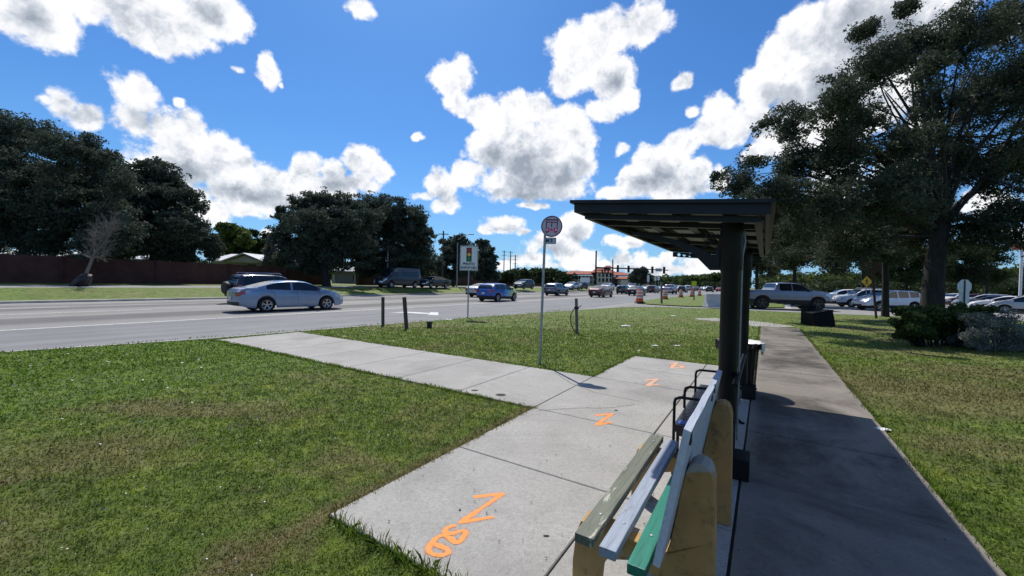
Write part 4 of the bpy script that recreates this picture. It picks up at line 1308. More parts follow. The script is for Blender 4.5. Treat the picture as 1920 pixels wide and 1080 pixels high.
SPEC = {
    'sedan': dict(L=4.90, W=1.84, wr=0.34, xw=(1.10, 3.93), top=[(0, .92), (.06, 1.06), (.35, 1.13), (.62, 1.15), (1.0, 1.27), (1.5, 1.425), (2.0, 1.50), (2.5, 1.505), (2.9, 1.46), (3.3, 1.31), (3.72, 1.09), (4.2, 1.0), (4.6, .88), (4.84, .72), (4.9, .62)],
                  belt=[(0, .90), (.06, 1.0), (.4, 1.05), (1.2, 1.06), (2.5, 1.02), (3.6, .98), (4.2, .93), (4.6, .80), (4.84, .66), (4.9, .58)], zl=[(0, .36), (.25, .25), (.6, .2), (4.2, .2), (4.7, .22), (4.9, .30)],
                  ws=(2.88, 3.66), rw=(.74, 1.52), win=[(1.10, 2.16), (2.24, 3.52)], sm=2, tum=.36, bow=(.10, .22)),
    'suv': dict(L=4.60, W=1.86, wr=0.36, xw=(.95, 3.65), top=[(0, 1.05), (.08, 1.2), (.22, 1.38), (.5, 1.60), (.9, 1.67), (1.9, 1.70), (2.5, 1.66), (2.9, 1.52), (3.4, 1.22), (3.9, 1.12), (4.3, 1.0), (4.54, .80), (4.6, .68)],
                belt=[(0, 1.02), (.08, 1.10), (.5, 1.14), (1.4, 1.10), (2.5, 1.06), (3.3, 1.05), (3.9, 1.02), (4.3, .9), (4.54, .72), (4.6, .62)], zl=[(0, .42), (.25, .32), (.6, .26), (4.0, .26), (4.4, .28), (4.6, .36)],
                ws=(2.52, 3.34), rw=(.06, .42), win=[(.55, 1.25), (1.33, 2.15), (2.22, 3.16)], sm=2, tum=.30, bow=(.10, .2)),
    'bigsuv': dict(L=4.75, W=1.88, wr=0.38, xw=(.95, 3.75), top=[(0, 1.12), (.04, 1.35), (.12, 1.62), (.35, 1.80), (1.0, 1.86), (2.2, 1.86), (2.7, 1.80), (3.05, 1.62), (3.45, 1.27), (4.0, 1.18), (4.5, 1.08), (4.7, .9), (4.75, .72)],
                   belt=[(0, 1.06), (.1, 1.18), (1.4, 1.16), (2.5, 1.13), (3.4, 1.12), (4.0, 1.08), (4.5, .98), (4.7, .8), (4.75, .66)], zl=[(0, .45), (.25, .36), (.6, .3), (4.1, .3), (4.5, .32), (4.75, .42)],
                   ws=(2.72, 3.40), rw=(.02, .26), win=[(.40, 1.10), (1.18, 2.1), (2.18, 3.25)], sm=1, tum=.26, bow=(.06, .18)),
    'hatch': dict(L=4.17, W=1.80, wr=0.335, xw=(.80, 3.40), top=[(0, 1.0), (.08, 1.15), (.2, 1.3), (.45, 1.48), (.9, 1.56), (1.6, 1.58), (2.2, 1.53), (2.6, 1.39), (3.1, 1.12), (3.5, 1.04), (3.9, .92), (4.12, .74), (4.17, .62)],
                  belt=[(0, .98), (.08, 1.06), (.5, 1.08), (1.4, 1.05), (2.4, 1.01), (3.0, 1.0), (3.5, .96), (3.9, .84), (4.12, .68), (4.17, .58)], zl=[(0, .38), (.25, .28), (.6, .24), (3.6, .24), (4.0, .26), (4.17, .34)],
                  ws=(2.26, 3.04), rw=(.05, .40), win=[(.50, 1.12), (1.2, 1.98), (2.05, 2.9)], sm=2, tum=.32, bow=(.10, .2)),
    'pickup': dict(L=5.90, W=2.03, wr=0.455, xw=(1.18, 4.90), top=[(0, 1.30), (.04, 1.40), (1.9, 1.42), (2.02, 1.44), (2.06, 1.62), (2.16, 1.94), (2.35, 1.98), (3.0, 2.0), (3.5, 1.98), (3.85, 1.86), (4.25, 1.60), (4.6, 1.46), (5.2, 1.40), (5.66, 1.32), (5.85, 1.15), (5.9, .95)],
                   belt=[(0, 1.28), (.04, 1.36), (2.0, 1.38), (3.4, 1.37), (4.5, 1.36), (5.2, 1.31), (5.66, 1.22), (5.85, 1.05), (5.9, .85)], zl=[(0, .62), (.3, .56), (.6, .5), (5.0, .5), (5.5, .52), (5.9, .6)],
                   ws=(3.72, 4.46), rw=(2.045, 2.15), win=[(2.32, 3.12), (3.22, 4.28)], sm=1, tum=.24, bow=(.03, .20)),
    'van': dict(L=5.98, W=2.06, wr=0.36, xw=(1.10, 4.85), top=[(0, 1.7), (.02, 2.3), (.08, 2.42), (.3, 2.48), (3.2, 2.50), (3.9, 2.46), (4.3, 2.30), (4.75, 1.86), (5.1, 1.45), (5.5, 1.28), (5.8, 1.15), (5.94, .98), (5.98, .8)],
                belt=[(0, 1.34), (.05, 1.38), (3.0, 1.36), (4.6, 1.28), (5.1, 1.24), (5.5, 1.12), (5.8, 1.0), (5.94, .88), (5.98, .7)], zl=[(0, .45), (.3, .36), (.6, .32), (5.2, .30), (5.7, .30), (5.98, .36)],
                ws=(4.15, 5.06), rw=(9, 9), win=[(.45, 1.35), (1.43, 2.4), (2.48, 3.3), (3.75, 4.72)], sm=1, tum=.12, bow=(.03, .22), zt=.52),
}


class VehicleKit:
    """the shared meshes of one kind of vehicle"""
    def __init__(self, kind):
        s = SPEC[kind]; self.kind = kind; self.s = s
        L, Wd = s['L'], s['W']
        x = np.linspace(0, L, 110)
        def cv(pts, k): return smooth_arr(np.interp(x, [p[0] for p in pts], [p[1] for p in pts]), k)
        top = cv(s['top'], s['sm'] + 1); belt = cv(s['belt'], 3); zl0 = cv(s['zl'], 3)
        belt = np.minimum(belt, top - 0.02)
        zl = zl0.copy(); ra = s['wr'] + 0.055
        for xw in s['xw']:
            inside = np.abs(x - xw) < ra
            arch = s['wr'] + np.sqrt(np.maximum(ra ** 2 - (x - xw) ** 2, 0))
            zl = np.where(inside, np.maximum(zl, arch), zl)
        zl = np.minimum(zl, belt - 0.05)
        hw = Wd / 2 * (1 - .12 * np.clip((.7 - x) / .7, 0, 1) ** 2.2 - .20 * np.clip((x - (L - .95)) / .95, 0, 1) ** 2.2)
        gh = top - belt
        ztf = s.get('zt', .86)
        rows = []
        for i in range(len(x)):
            h, b_, t, z0, g_ = hw[i], belt[i], top[i], zl[i], gh[i]
            zt = b_ + g_ * ztf if g_ > .12 else b_ + g_ * .6
            rh = h * .965 - max(0, zt - b_) * s['tum']
            k = min(1, g_ / .3)
            zs = b_ - .18 * min(1, (b_ - z0) / .4)
            r = [(h * .93, z0), (h * .985, z0 + (zs - z0) * .35), (h * 1.0, z0 + (zs - z0) * .75), (h * .995, zs), (h * .965, b_), (rh, zt), (rh - .09 * k - .01, b_ + g_ * (.965 if ztf > .7 else .93)), ((rh - .1 * k) * .55, t - .012 * k), (0.0, t)]
            rows.append(r)
        nr = 9
        prof = nr * 2 - 1
        V = []
        for i in range(len(x)):
            r = rows[i]
            for j in range(nr):
                V.append((x[i], r[j][0], r[j][1]))
            for j in range(nr - 2, -1, -1):
                V.append((x[i], -r[j][0], r[j][1]))
        faces = {}
        def put(k, f): faces.setdefault(k, []).append(f)
        N = len(x)
        self.kinds = set()
        for i in range(N - 1):
            xc = (x[i] + x[i + 1]) / 2
            for j in range(prof - 1):
                jj = j if j < nr - 1 else prof - 2 - j      # mirrored row strip
                side = 1 if j < nr - 1 else -1
                f = (i * prof + j, (i + 1) * prof + j, (i + 1) * prof + j + 1, i * prof + j + 1)
                k = 'body'
                if jj == 4 and gh[i] > .10 and gh[i + 1] > .10:
                    for wi, (a, b_) in enumerate(s['win']):
                        if a < xc < b_:
                            k = ('side_window', wi, side)
                if jj >= 6 or (jj == 5 and False):
                    if s['ws'][0] < xc < s['ws'][1]: k = 'windshield'
                    if s['rw'][0] < xc < s['rw'][1]: k = 'rear_window'
                if kind == 'pickup' and jj >= 6 and .1 < xc < 1.95: k = 'bed_cover'
                if jj in (2, 3) and xc < (.24 if kind != 'van' else .12) and jj == 3: k = ('taillight', side)
                if jj in (2, 3) and jj == 3 and L - .50 < xc < L - .08: k = ('headlight', side)
                if jj == 0 and kind in ('suv', 'hatch', 'bigsuv', 'pickup'): k = ('sill_trim', side)
                put(k, f)
        # end caps with a slight bow across
        def cap(i, end):
            ny = 10; base = len(V); r = rows[i]; bow = s['bow'][0 if end == 0 else 1]
            for j in range(nr - 1):
                for q in range(ny + 1):
                    t = 1 - 2 * q / ny
                    bx = bow * (1 - t * t)
                    V.append((x[i] + (-bx if end == 0 else bx), r[j][0] * t, r[j][1]))
            for j in range(nr - 2):
                for q in range(ny):
                    f = (base + j * (ny + 1) + q, base + j * (ny + 1) + q + 1, base + (j + 1) * (ny + 1) + q + 1, base + (j + 1) * (ny + 1) + q)
                    k = 'body'; t = abs(1 - 2 * (q + .5) / ny)
                    sd = 1 if q < ny / 2 else -1
                    if end == 0:
                        if j == 3 and t > .55: k = ('taillight', sd)
                        if j == 0: k = 'rear_bumper_trim'
                        if kind == 'pickup' and j in (2, 3) and t > .8: k = ('taillight', sd)
                        if kind == 'van' and j in (4, 5) and t < .95: k = 'rear_window' if j == 4 else 'body'
                    else:
                        if j == 3 and t > .45: k = ('headlight', sd)
                        if j in (1, 2) and t < .6: k = 'grille'
                        if j == 0: k = 'front_bumper_trim'
                    put(k, f)
            # close the top strip
            last = base + (nr - 2) * (ny + 1)
            put('body', tuple(range(last, last + ny + 1)))
        cap(0, 0); cap(N - 1, 1)
        V = np.array(V); V[:, 0] -= L / 2
        self.meshes = []
        MATN = {'body': 'PAINT', 'windshield': 'glass', 'rear_window': 'glass', 'side_window': 'glass', 'taillight': 'taillight', 'headlight': 'headlight', 'grille': 'dark_plastic', 'sill_trim': 'dark_plastic', 'rear_bumper_trim': 'dark_plastic', 'front_bumper_trim': 'dark_plastic', 'bed_cover': 'dark_plastic'}
        for k, fs in faces.items():
            nm = k if isinstance(k, str) else k[0]
            ids = sorted({i for f in fs for i in f}); mp = {a: b_ for b_, a in enumerate(ids)}
            self._mesh(nm, [tuple(V[i]) for i in ids], [tuple(mp[i] for i in f) for f in fs], MATN[nm], None, 35)
        # dark floor closing the body from below, seen in the wheel arches
        mb = MB(); zc = .30 if kind != 'pickup' else .55
        mb.box((0, 0, zc + .2), (L - .5, Wd - .42, .4)); 
        for xw in s['xw']:
            mb.box((xw - L / 2, 0, s['wr'] + .1), (ra * 2 + .05, Wd - .40, ra * 1.3))
        self._mb('underbody', mb, 'sign_black')
        # mirrors, handles, plate
        xm = s['ws'][1] - .12 - L / 2
        zb = float(np.interp(s['ws'][1] - .2, x, belt))
        for sd in (1, -1):
            mb = MB(); yy = sd * (Wd / 2 + .06)
            mb.hexa([(xm - .06, yy - .10, zb + .02), (xm + .10, yy - .06, zb + .02), (xm + .08, yy + .08, zb + .04), (xm - .06, yy + .08, zb + .04), (xm - .06, yy - .10, zb + .17), (xm + .06, yy - .06, zb + .16), (xm + .04, yy + .07, zb + .16), (xm - .06, yy + .07, zb + .17)])
            self._mb('side_mirror', mb, 'PAINT' if kind in ('sedan', 'suv') else 'dark_plastic', None, 40)
            for wi, (a, b_) in enumerate([w for w in s['win'] if w[1] - w[0] > .75][-2:]):
                mb = MB(); xh = a + .12 - L / 2; zh = float(np.interp(a, x, belt)) - .11
                mb.beam((xh, sd * (Wd / 2 * .995 + .012), zh), (xh + .2, sd * (Wd / 2 * .995 + .012), zh + .01), .018, .028)
                self._mb('door_handle', mb, 'PAINT', None)
        mb = MB(); zp = float(rows[0][3][1]) - .10 if kind not in ('pickup',) else .78
        mb.box((-L / 2 - s['bow'][0] - .012, 0, zp), (.012, .31, .155)); self._mb('number_plate', mb, 'plate_white')
        if kind == 'bigsuv':      # spare wheel on the tailgate and roof rack
            mb = MB(); mb.lathe([(0, -.13), (.34, -.13), (.38, -.08), (.38, .08), (.34, .13), (0, .13)], seg=24, axis='Y')
            mb.v = [(-L / 2 - .22 + p[1], p[0] + .08, p[2] + .98) for p in mb.v]
            self._mb('spare_wheel_cover', mb, 'dark_plastic', None, 40)
            for sd in (1, -1):
                mb = MB(); mb.tube([(-1.8, sd * .62, 1.86), (-1.7, sd * .62, 1.93), (.2, sd * .62, 1.93), (.35, sd * .62, 1.85)], .022, 6); self._mb('roof_rail', mb, 'chrome', None, 50)
        if kind == 'pickup':
            mb = MB(); mb.beam((-L / 2 - .10, -.95, .68), (-L / 2 - .10, .95, .68), .14, .2); self._mb('rear_bumper', mb, 'chrome')
            for sd in (1, -1):
                mb = MB(); mb.tube([(-.75, sd * .96, .48), (1.35, sd * .96, .48)], .05, 8); self._mb('side_step', mb, 'dark_plastic', None, 50)
        # wheels
        wr = s['wr']; yo = Wd / 2 - .115
        for xw in s['xw']:
            for sd in (1, -1):
                cx = xw - L / 2
                mb = MB(); h = .11
                mb.lathe([(wr * .66, -h), (wr * .93, -h), (wr, -h * .72), (wr, h * .72), (wr * .93, h), (wr * .66, h), (wr * .62, h * .45), (0, h * .45), (0, -h)], seg=28, axis='Y')
                mb.v = [(p[0] + cx, p[1] * sd + sd * yo, p[2] + wr) for p in mb.v]
                w_i = self._mb('wheel', mb, 'tyre', None, 40)
                mb = MB()
                mb.lathe([(wr * .60, h * .95), (wr * .66, h * 1.02), (wr * .66, h * .5), (wr * .60, h * .5)], seg=28, axis='Y', closed=True)
                mb.lathe([(0, h * .8), (wr * .13, h * .8), (wr * .15, h * .5), (0, h * .5)], seg=12, axis='Y')
                ns = 5
                for q in range(ns):
                    for dq in ((-.16, .16) if kind in ('sedan', 'suv', 'hatch') else (0,)):
                        a = 2 * math.pi * q / ns + .3
                        p0 = (wr * .10 * math.cos(a), h * .72, wr * .10 * math.sin(a)); p1 = (wr * .62 * math.cos(a + dq), h * .85, wr * .62 * math.sin(a + dq))
                        mb.beam(p0, p1, wr * (.085 if dq else .17), h * .3, Vector((0, 1, 0)))
                mb.v = [(p[0] + cx, p[1] * sd + sd * yo, p[2] + wr) for p in mb.v]
                self._mb('rim', mb, 'dark_rim' if kind == 'pickup' else 'rim', w_i, 40)

    def _mesh(self, nm, vs, fs, mat, par, smooth):
        me = bpy.data.meshes.new(nm); me.from_pydata(vs, [], fs); fix_normals(me)
        if smooth:
            me.polygons.foreach_set('use_smooth', [True] * len(me.polygons)); me.set_sharp_from_angle(angle=R_(smooth))
        me.materials.append(MT[mat] if mat != 'PAINT' else None)
        self.meshes.append((nm, me, mat, par))
        return len(self.meshes) - 1

    def _mb(self, nm, mb, mat, par=None, smooth=None):
        return self._mesh(nm, mb.v, mb.f, mat, par, smooth)

    def spawn(self, name, label, cat, paint_mat, loc, yaw, group=None, sc=1.0, trim=None, skip=()):
        r = thing(name, label, cat, loc, yaw, group)
        r.scale = (sc, sc, sc)
        made = []
        for nm, me, mat, par in self.meshes:
            if nm in skip:
                made.append(None); continue
            o = bpy.data.objects.new(nm, me); COL.objects.link(o)
            o.parent = r if par is None else made[par]
            if mat == 'PAINT':
                o.material_slots[0].link = 'OBJECT'; o.material_slots[0].material = paint_mat
            made.append(o)
        return r


KIT = {k: VehicleKit(k) for k in SPEC}
PC = {}
def pm(name, c, metal=0.3, rough=0.35):
    if name not in PC:
        PC[name] = paint('paint_' + name, c, metal, rough)
    return PC[name]


def at(px, py, z, L=4.6, Wd=1.8, back=True):
    """ground point below a far car, pushed back by half its width from its near tyre line"""
    p = P(px, py, z); d = Vector((p.x, p.y, 0)).normalized()
    return p + d * 1.4


GT = 'cars driving along the road'
# silver-blue sedan in front
ra_, rb_ = P(501, 585.6, ZR), P(613, 580.9, ZR)
mid = (ra_ + rb_) / 2; dr = (rb_ - ra_).normalized()
yaw1 = math.atan2(dr.y, dr.x)
perp = Vector((-dr.y, dr.x, 0))
# silver paint with door seams
m = paint('paint_silver_blue', (0.20, 0.28, 0.42), 0.5, 0.28)
nt = m.node_tree; b = nt.nodes['Principled BSDF']
co = objco(nt); sx = nt.nodes.new('ShaderNodeSeparateXYZ'); nt.links.new(co, sx.inputs[0])
acc = None
for xs in (-1.02, 0.02, 1.12):
    ln = mth(nt, 'LESS_THAN', mth(nt, 'ABSOLUTE', mth(nt, 'ADD', mth(nt, 'SUBTRACT', sx.outputs[0], xs), mth(nt, 'MULTIPLY', mth(nt, 'SUBTRACT', sx.outputs[2], .7), .12))), 0.006)
    acc = ln if acc is None else mth(nt, 'MAXIMUM', acc, ln)
zm = mth(nt, 'MULTIPLY', mth(nt, 'GREATER_THAN', sx.outputs[2], .3), mth(nt, 'LESS_THAN', sx.outputs[2], 1.04))
acc = mth(nt, 'MULTIPLY', acc, zm)
old = b.inputs['Base Color'].links[0].from_socket
nt.links.new(mixc(nt, acc, old, (0.02, 0.02, 0.025)), b.inputs['Base Color'])
PC['silver_blue'] = m
sp = SPEC['sedan']
wheel_mid = (sp['xw'][0] + sp['xw'][1]) / 2 - sp['L'] / 2
scl = (rb_ - ra_).length / (sp['xw'][1] - sp['xw'][0])
loc = mid + perp * (0.92 * scl) - dr * wheel_mid * scl
KIT['sedan'].spawn('sedan', 'silver blue sedan passing nearest on the road with its tail lamp towards the camera', 'car', m, loc, yaw1, GT, scl)
# dark SUV with spare wheel behind it
p = D(508, 540, 26.5)
KIT['bigsuv'].spawn('suv', 'dark navy SUV with a covered spare wheel half hidden by the silver blue sedan', 'car', pm('navy_black', (0.014, 0.017, 0.032), .3, .3), Vector((p.x, p.y, ZR)), YAW, GT, 1.0)

# blue and lime wrapped hatchback
m, nt, b = new_mat('paint_wrap')
co = objco(nt); sx = nt.nodes.new('ShaderNodeSeparateXYZ'); nt.links.new(co, sx.inputs[0])
wob = noise(nt, co, 2.2, 3, .6, 1.5)
pp_ = mth(nt, 'ADD', sx.outputs[0], mth(nt, 'MULTIPLY', mth(nt, 'SUBTRACT', wob, .5), 2.2))
pp_ = mth(nt, 'ADD', mth(nt, 'MULTIPLY', pp_, .25), .5)
rr = ramp(nt, pp_, [(0.0, (0.004, 0.085, 0.40)), (0.44, (0.006, 0.11, 0.46)), (0.48, (0.08, 0.36, 0.62)), (0.62, (0.14, 0.44, 0.66)), (0.66, (0.42, 0.52, 0.18)), (1.0, (0.54, 0.60, 0.22))])
nt.links.new(rr.outputs[0], b.inputs['Base Color']); b.inputs['Roughness'].default_value = .3; b.inputs['Coat Weight'].default_value = .7
KIT['hatch'].spawn('hatchback', 'small crossover wrapped in bright blue with a lime green nose', 'car', m, at(931, 566, ZR) + DIR * .2, YAW, GT, 1.0)
KIT['sedan'].spawn('sedan', 'pale silver sedan partly hidden behind the blue and lime car', 'car', pm('pale_silver', (0.46, 0.48, 0.52), .5), at(897, 558, ZR) + DIR * 1.2, YAW, GT)
KIT['suv'].spawn('suv', 'blue grey SUV farther up the road beside the bus sign pole', 'car', pm('blue_grey', (0.13, 0.17, 0.24), .5), at(1044, 554.5, ZR), YAW, GT)
KIT['sedan'].spawn('sedan', 'dark maroon sedan driving away in the open road', 'car', pm('maroon', (0.06, 0.016, 0.022), .4), at(1127, 557.5, ZR), YAW, GT)
KIT['hatch'].spawn('hatchback', 'dark teal hatchback left of the black sedan in the queue', 'car', pm('teal', (0.02, 0.045, 0.065), .4), at(1170, 551.5, ZR), YAW, GT)
KIT['sedan'].spawn('sedan', 'black sedan just left of the nearest orange drum', 'car', pm('black', (0.012, 0.013, 0.018), .3), at(1194, 554.5, ZR), YAW, GT)
KIT['suv'].spawn('suv', 'dark brown SUV in the queue left of the silver pickup', 'car', pm('brown', (0.055, 0.032, 0.032), .4), at(1224, 549.5, ZR), YAW, GT)
KIT['sedan'].spawn('sedan', 'white sedan squeezed between the brown SUV and the pickup', 'car', pm('white', (0.70, 0.70, 0.70), .0), at(1240, 546.5, ZR), YAW, GT)
KIT['pickup'].spawn('pickup_truck', 'blue silver pickup in the traffic queue behind the second drum', 'truck', pm('blue_silver', (0.26, 0.29, 0.42), .5), at(1256, 551.5, ZR), YAW, GT, .95)
KIT['suv'].spawn('suv', 'black SUV in the queue above the third orange drum', 'car', pm('black', (0, 0, 0)), at(1280, 548.5, ZR), YAW, GT)
KIT['bigsuv'].spawn('suv', 'white SUV behind the black one in the queue', 'car', pm('white', (0, 0, 0)), at(1285, 545.8, ZR) + DIR * 6, YAW, GT, 1.0, None, ('spare_wheel_cover',))
KIT['sedan'].spawn('sedan', 'dark red sedan in the queue over the fourth drum', 'car', pm('dark_red', (0.10, 0.03, 0.03), .3), at(1306, 546.0, ZR), YAW, GT)
KIT['sedan'].spawn('sedan', 'far white sedan between the drums and the concrete barrier', 'car', pm('white', (0, 0, 0)), at(1318, 544.8, ZR), YAW, GT)
KIT['suv'].spawn('suv', 'black SUV directly above the concrete barrier', 'car', pm('black', (0, 0, 0)), at(1331, 547.5, ZR), YAW, GT)
KIT['sedan'].spawn('sedan', 'bright red car beside the shelter column, above the barrier', 'car', pm('red', (0.35, 0.03, 0.04), .2), at(1349, 547.0, ZR), YAW, GT)
KIT['sedan'].spawn('sedan', 'far grey sedan ahead of the white SUV in the queue', 'car', pm('mid_grey', (0.2, 0.2, 0.21), .4), at(1296, 544.5, ZR) + DIR * 4, YAW, GT)
# oncoming traffic beyond the median
GO = 'oncoming cars beyond the median'
ZF = 0.62
def onc(px, Y, kind, name, label, cat, mat, sc=1.0, skip=(), z=ZF):
    p = D(px, 540, Y)
    return KIT[kind].spawn(name, label, cat, mat, Vector((p.x, p.y, z)), YAW + math.pi, GO, sc, None, skip)
onc(746, 49.5, 'van', 'passenger_van', 'dark grey high roof passenger van under the middle oak trees', 'van', pm('van_grey', (0.030, 0.036, 0.055), .4, .32))
onc(814, 54, 'sedan', 'sedan', 'black low sedan following the dark van', 'car', pm('black', (0, 0, 0)))
onc(982, 68, 'suv', 'suv', 'black SUV oncoming right of the blue and lime car', 'car', pm('black', (0, 0, 0)), 1.0, (), .45)
onc(1072, 78, 'hatch', 'hatchback', 'silver oncoming hatchback peeking out right of the blue grey SUV', 'car', pm('pale_silver', (0, 0, 0)), 1.0, (), .3)
onc(1089, 88, 'suv', 'suv', 'dark oncoming SUV left of the maroon sedan', 'car', pm('charcoal', (0.03, 0.03, 0.034), .4), 1.0, (), .3)
onc(1139, 84, 'sedan', 'sedan', 'white oncoming sedan showing above the maroon one', 'car', pm('white', (0, 0, 0)), 1.0, (), .3)
onc(1186, 92, 'suv', 'suv', 'silver oncoming SUV behind the black sedan in the queue', 'car', pm('pale_silver', (0, 0, 0)), 1.0, (), .2)
onc(1212, 88, 'sedan', 'sedan', 'pale oncoming sedan left of the brown SUV roof', 'car', pm('white', (0, 0, 0)), 1.0, (), .1)
onc(1270, 118, 'suv', 'suv', 'white oncoming SUV right of the silver pickup roof', 'car', pm('white', (0, 0, 0)), 1.0, (), .0)
onc(1325, 140, 'suv', 'suv', 'far silver SUV beyond the queue near the barrier', 'car', pm('pale_silver', (0, 0, 0)), 1.0, (), .0)

# pickup on the driveway, right of the shelter
ra_, rb_ = P(1418, 579.5, ZR + .015), P(1543, 583.0, ZR + .015)
dr = (rb_ - ra_).normalized(); yawp = math.atan2(dr.y, dr.x); perp = Vector((-dr.y, dr.x, 0))
sp = SPEC['pickup']; scl = min(1.06, (rb_ - ra_).length / (sp['xw'][1] - sp['xw'][0]))
loc = (ra_ + rb_) / 2 + perp * .95 - dr * ((sp['xw'][0] + sp['xw'][1]) / 2 - sp['L'] / 2) * scl
KIT['pickup'].spawn('pickup_truck', 'large blue grey crew cab pickup crossing on the driveway', 'truck', pm('truck_grey', (0.18, 0.205, 0.28), .5, .3), loc, yawp, None, scl)
# parked cars in the car park
GP = 'cars in the car park'
def park(px, Y, kind, name, label, cat, mat, yaw, sc=1.0, z=ZR + .01, skip=()):
    p = D(px, 550, Y)
    return KIT[kind].spawn(name, label, cat, mat, Vector((p.x, p.y, z)), yaw, GP, sc, None, skip)
park(1664, 33, 'suv', 'suv', 'silver white crossover parked behind the slim tree trunk', 'car', pm('silver_white', (0.58, 0.60, 0.66), .3), yawp + math.pi + .1)
park(1618, 38, 'bigsuv', 'suv', 'white SUV parked left of the crossover with blue lower panel', 'car', pm('white', (0, 0, 0)), yawp + math.pi - .1, .95, ZR + .01, ('spare_wheel_cover',))
park(1583, 46, 'suv', 'suv', 'white SUV just showing past the pickup bonnet', 'car', pm('white', (0, 0, 0)), yawp + math.pi - .3, 1.0)
park(1759, 52, 'sedan', 'sedan', 'small blue car right of the big oak trunk', 'car', pm('mid_blue', (0.06, 0.14, 0.30), .3), yawp + 2.2)
park(1790, 46, 'hatch', 'hatchback', 'white hatchback behind the silver sign back', 'car', pm('white', (0, 0, 0)), yawp + math.pi + .2, .95)
park(1828, 44, 'sedan', 'sedan', 'dark red sedan first in the row right of the sign back', 'car', pm('dark_red', (0, 0, 0)), yawp - .5 + math.pi)
park(1846, 40, 'suv', 'suv', 'silver crossover second in the row right of the sign back', 'car', pm('pale_silver', (0, 0, 0)), yawp - .5 + math.pi, .9)
park(1866, 35.5, 'sedan', 'sedan', 'navy sedan with light roof in the middle of the right row', 'car', pm('navy', (0.03, 0.04, 0.085), .4), yawp - .55 + math.pi, .95)
park(1893, 33.5, 'sedan', 'sedan', 'white sedan close to the right picture edge', 'car', pm('white', (0, 0, 0)), yawp - .6 + math.pi, .95)
park(1924, 32.5, 'suv', 'suv', 'pale grey SUV cut off by the right picture edge', 'car', pm('light_grey', (0.38, 0.39, 0.41), .4), yawp - .6 + math.pi, .9)

# ------------------------------------------------------------------ trees
def leaf_cloud(centres, radii, counts, size, flat=0.75, aspect=0.5):
    """leaf-shaped quads scattered through ellipsoids"""
    out = []
    for c, r, k in zip(centres, radii, counts):
        if k < 1:
            continue
        d = RNG.normal(size=(k, 3)); d /= np.linalg.norm(d, axis=1)[:, None] + 1e-9
        rad = r * RNG.random(k)[:, None] ** 0.42
        d[:, 2] *= flat
        out.append(np.array(c)[None, :] + d * rad)
    p = np.concatenate(out)
    n = len(p)
    a = RNG.normal(size=(n, 3)); a /= np.linalg.norm(a, axis=1)[:, None]
    h = RNG.normal(size=(n, 3)); b_ = np.cross(a, h); b_ /= np.linalg.norm(b_, axis=1)[:, None] + 1e-9
    s = size * (0.6 + 0.8 * RNG.random(n))[:, None]
    a *= s; b_ *= s * aspect
    return np.stack([p - a, p + b_ * 1.0 + a * .1, p + a, p - b_ + a * .1], axis=1).reshape(-1, 3)


GRIDN = RNG.random((48, 48, 48)).astype(np.float32)


def vnoise3(p):
    f = np.floor(p); t = p - f; t = t * t * (3 - 2 * t); i = f.astype(int) % 48; j = (i + 1) % 48
    out = 0
    for a in (0, 1):
        for b_ in (0, 1):
            for c in (0, 1):
                w = (t[:, 0] if a else 1 - t[:, 0]) * (t[:, 1] if b_ else 1 - t[:, 1]) * (t[:, 2] if c else 1 - t[:, 2])
                out = out + w * GRIDN[(j if a else i)[:, 0], (j if b_ else i)[:, 1], (j if c else i)[:, 2]]
    return out


def foliage_points(blobs, n, zmin, clump, thr=.59):
    """points through the crown's volume, gathered in irregular clumps with gaps between them"""
    c = np.array([tuple(b_[0]) for b_ in blobs]); r = np.array([b_[1] for b_ in blobs])
    w = r ** 2.1; w /= w.sum()
    got = []; have = 0
    while have < n:
        m_ = n * 2
        k = RNG.choice(len(r), m_, p=w)
        d = RNG.normal(size=(m_, 3)); d /= np.linalg.norm(d, axis=1)[:, None]
        e = RNG.random(m_) ** .40 * 1.12
        p = c[k] + d * (e * r[k])[:, None] * np.array([1, 1, .9])
        q = p / clump
        f = vnoise3(q * np.array([1, 1, 1.5])) * .52 + vnoise3(q * np.array([2.3, 2.3, 3.2]) + 7) * .30 + vnoise3(q * np.array([6.5, 6.5, 8]) + 3) * .27
        keep = f + (.80 - e) * .42 > thr
        keep &= p[:, 2] > zmin
        p = p[keep]
        got.append(p); have += len(p)
    return np.concatenate(got)[:n]


def leaf_quads(p, size, aspect=.5):
    n = len(p)
    a = RNG.normal(size=(n, 3)); a /= np.linalg.norm(a, axis=1)[:, None]
    h = RNG.normal(size=(n, 3)); b_ = np.cross(a, h); b_ /= np.linalg.norm(b_, axis=1)[:, None] + 1e-9
    s = size * (0.6 + 0.8 * RNG.random(n))[:, None]
    a = a * s; b_ = b_ * s * aspect
    return np.stack([p - a, p + b_ + a * .1, p + a, p - b_ + a * .1], axis=1).reshape(-1, 3)


def limb_tubes(mb, base, top, r0, targets, r1, seg=6, wob=0.08, reach=1.0):
    """trunk plus limbs that leave it low and bend towards the targets"""
    base, top = Vector(base), Vector(top)
    for t in targets:
        t = Vector(t)
        t = Vector(top).lerp(t, reach)
        k = random.uniform(0.45, 1.0)
        s = base.lerp(top, k)
        L_ = (t - s).length
        mid = s.lerp(t, .45) + Vector((random.uniform(-1, 1), random.uniform(-1, 1), random.uniform(-.3, .9))) * wob * L_
        pts = smooth_line([s, mid, t], 2)
        n = len(pts)
        mb.tube(pts, [r1 * (1 - i / (n - 1)) ** 0.8 + 0.012 for i in range(n)], seg, False)


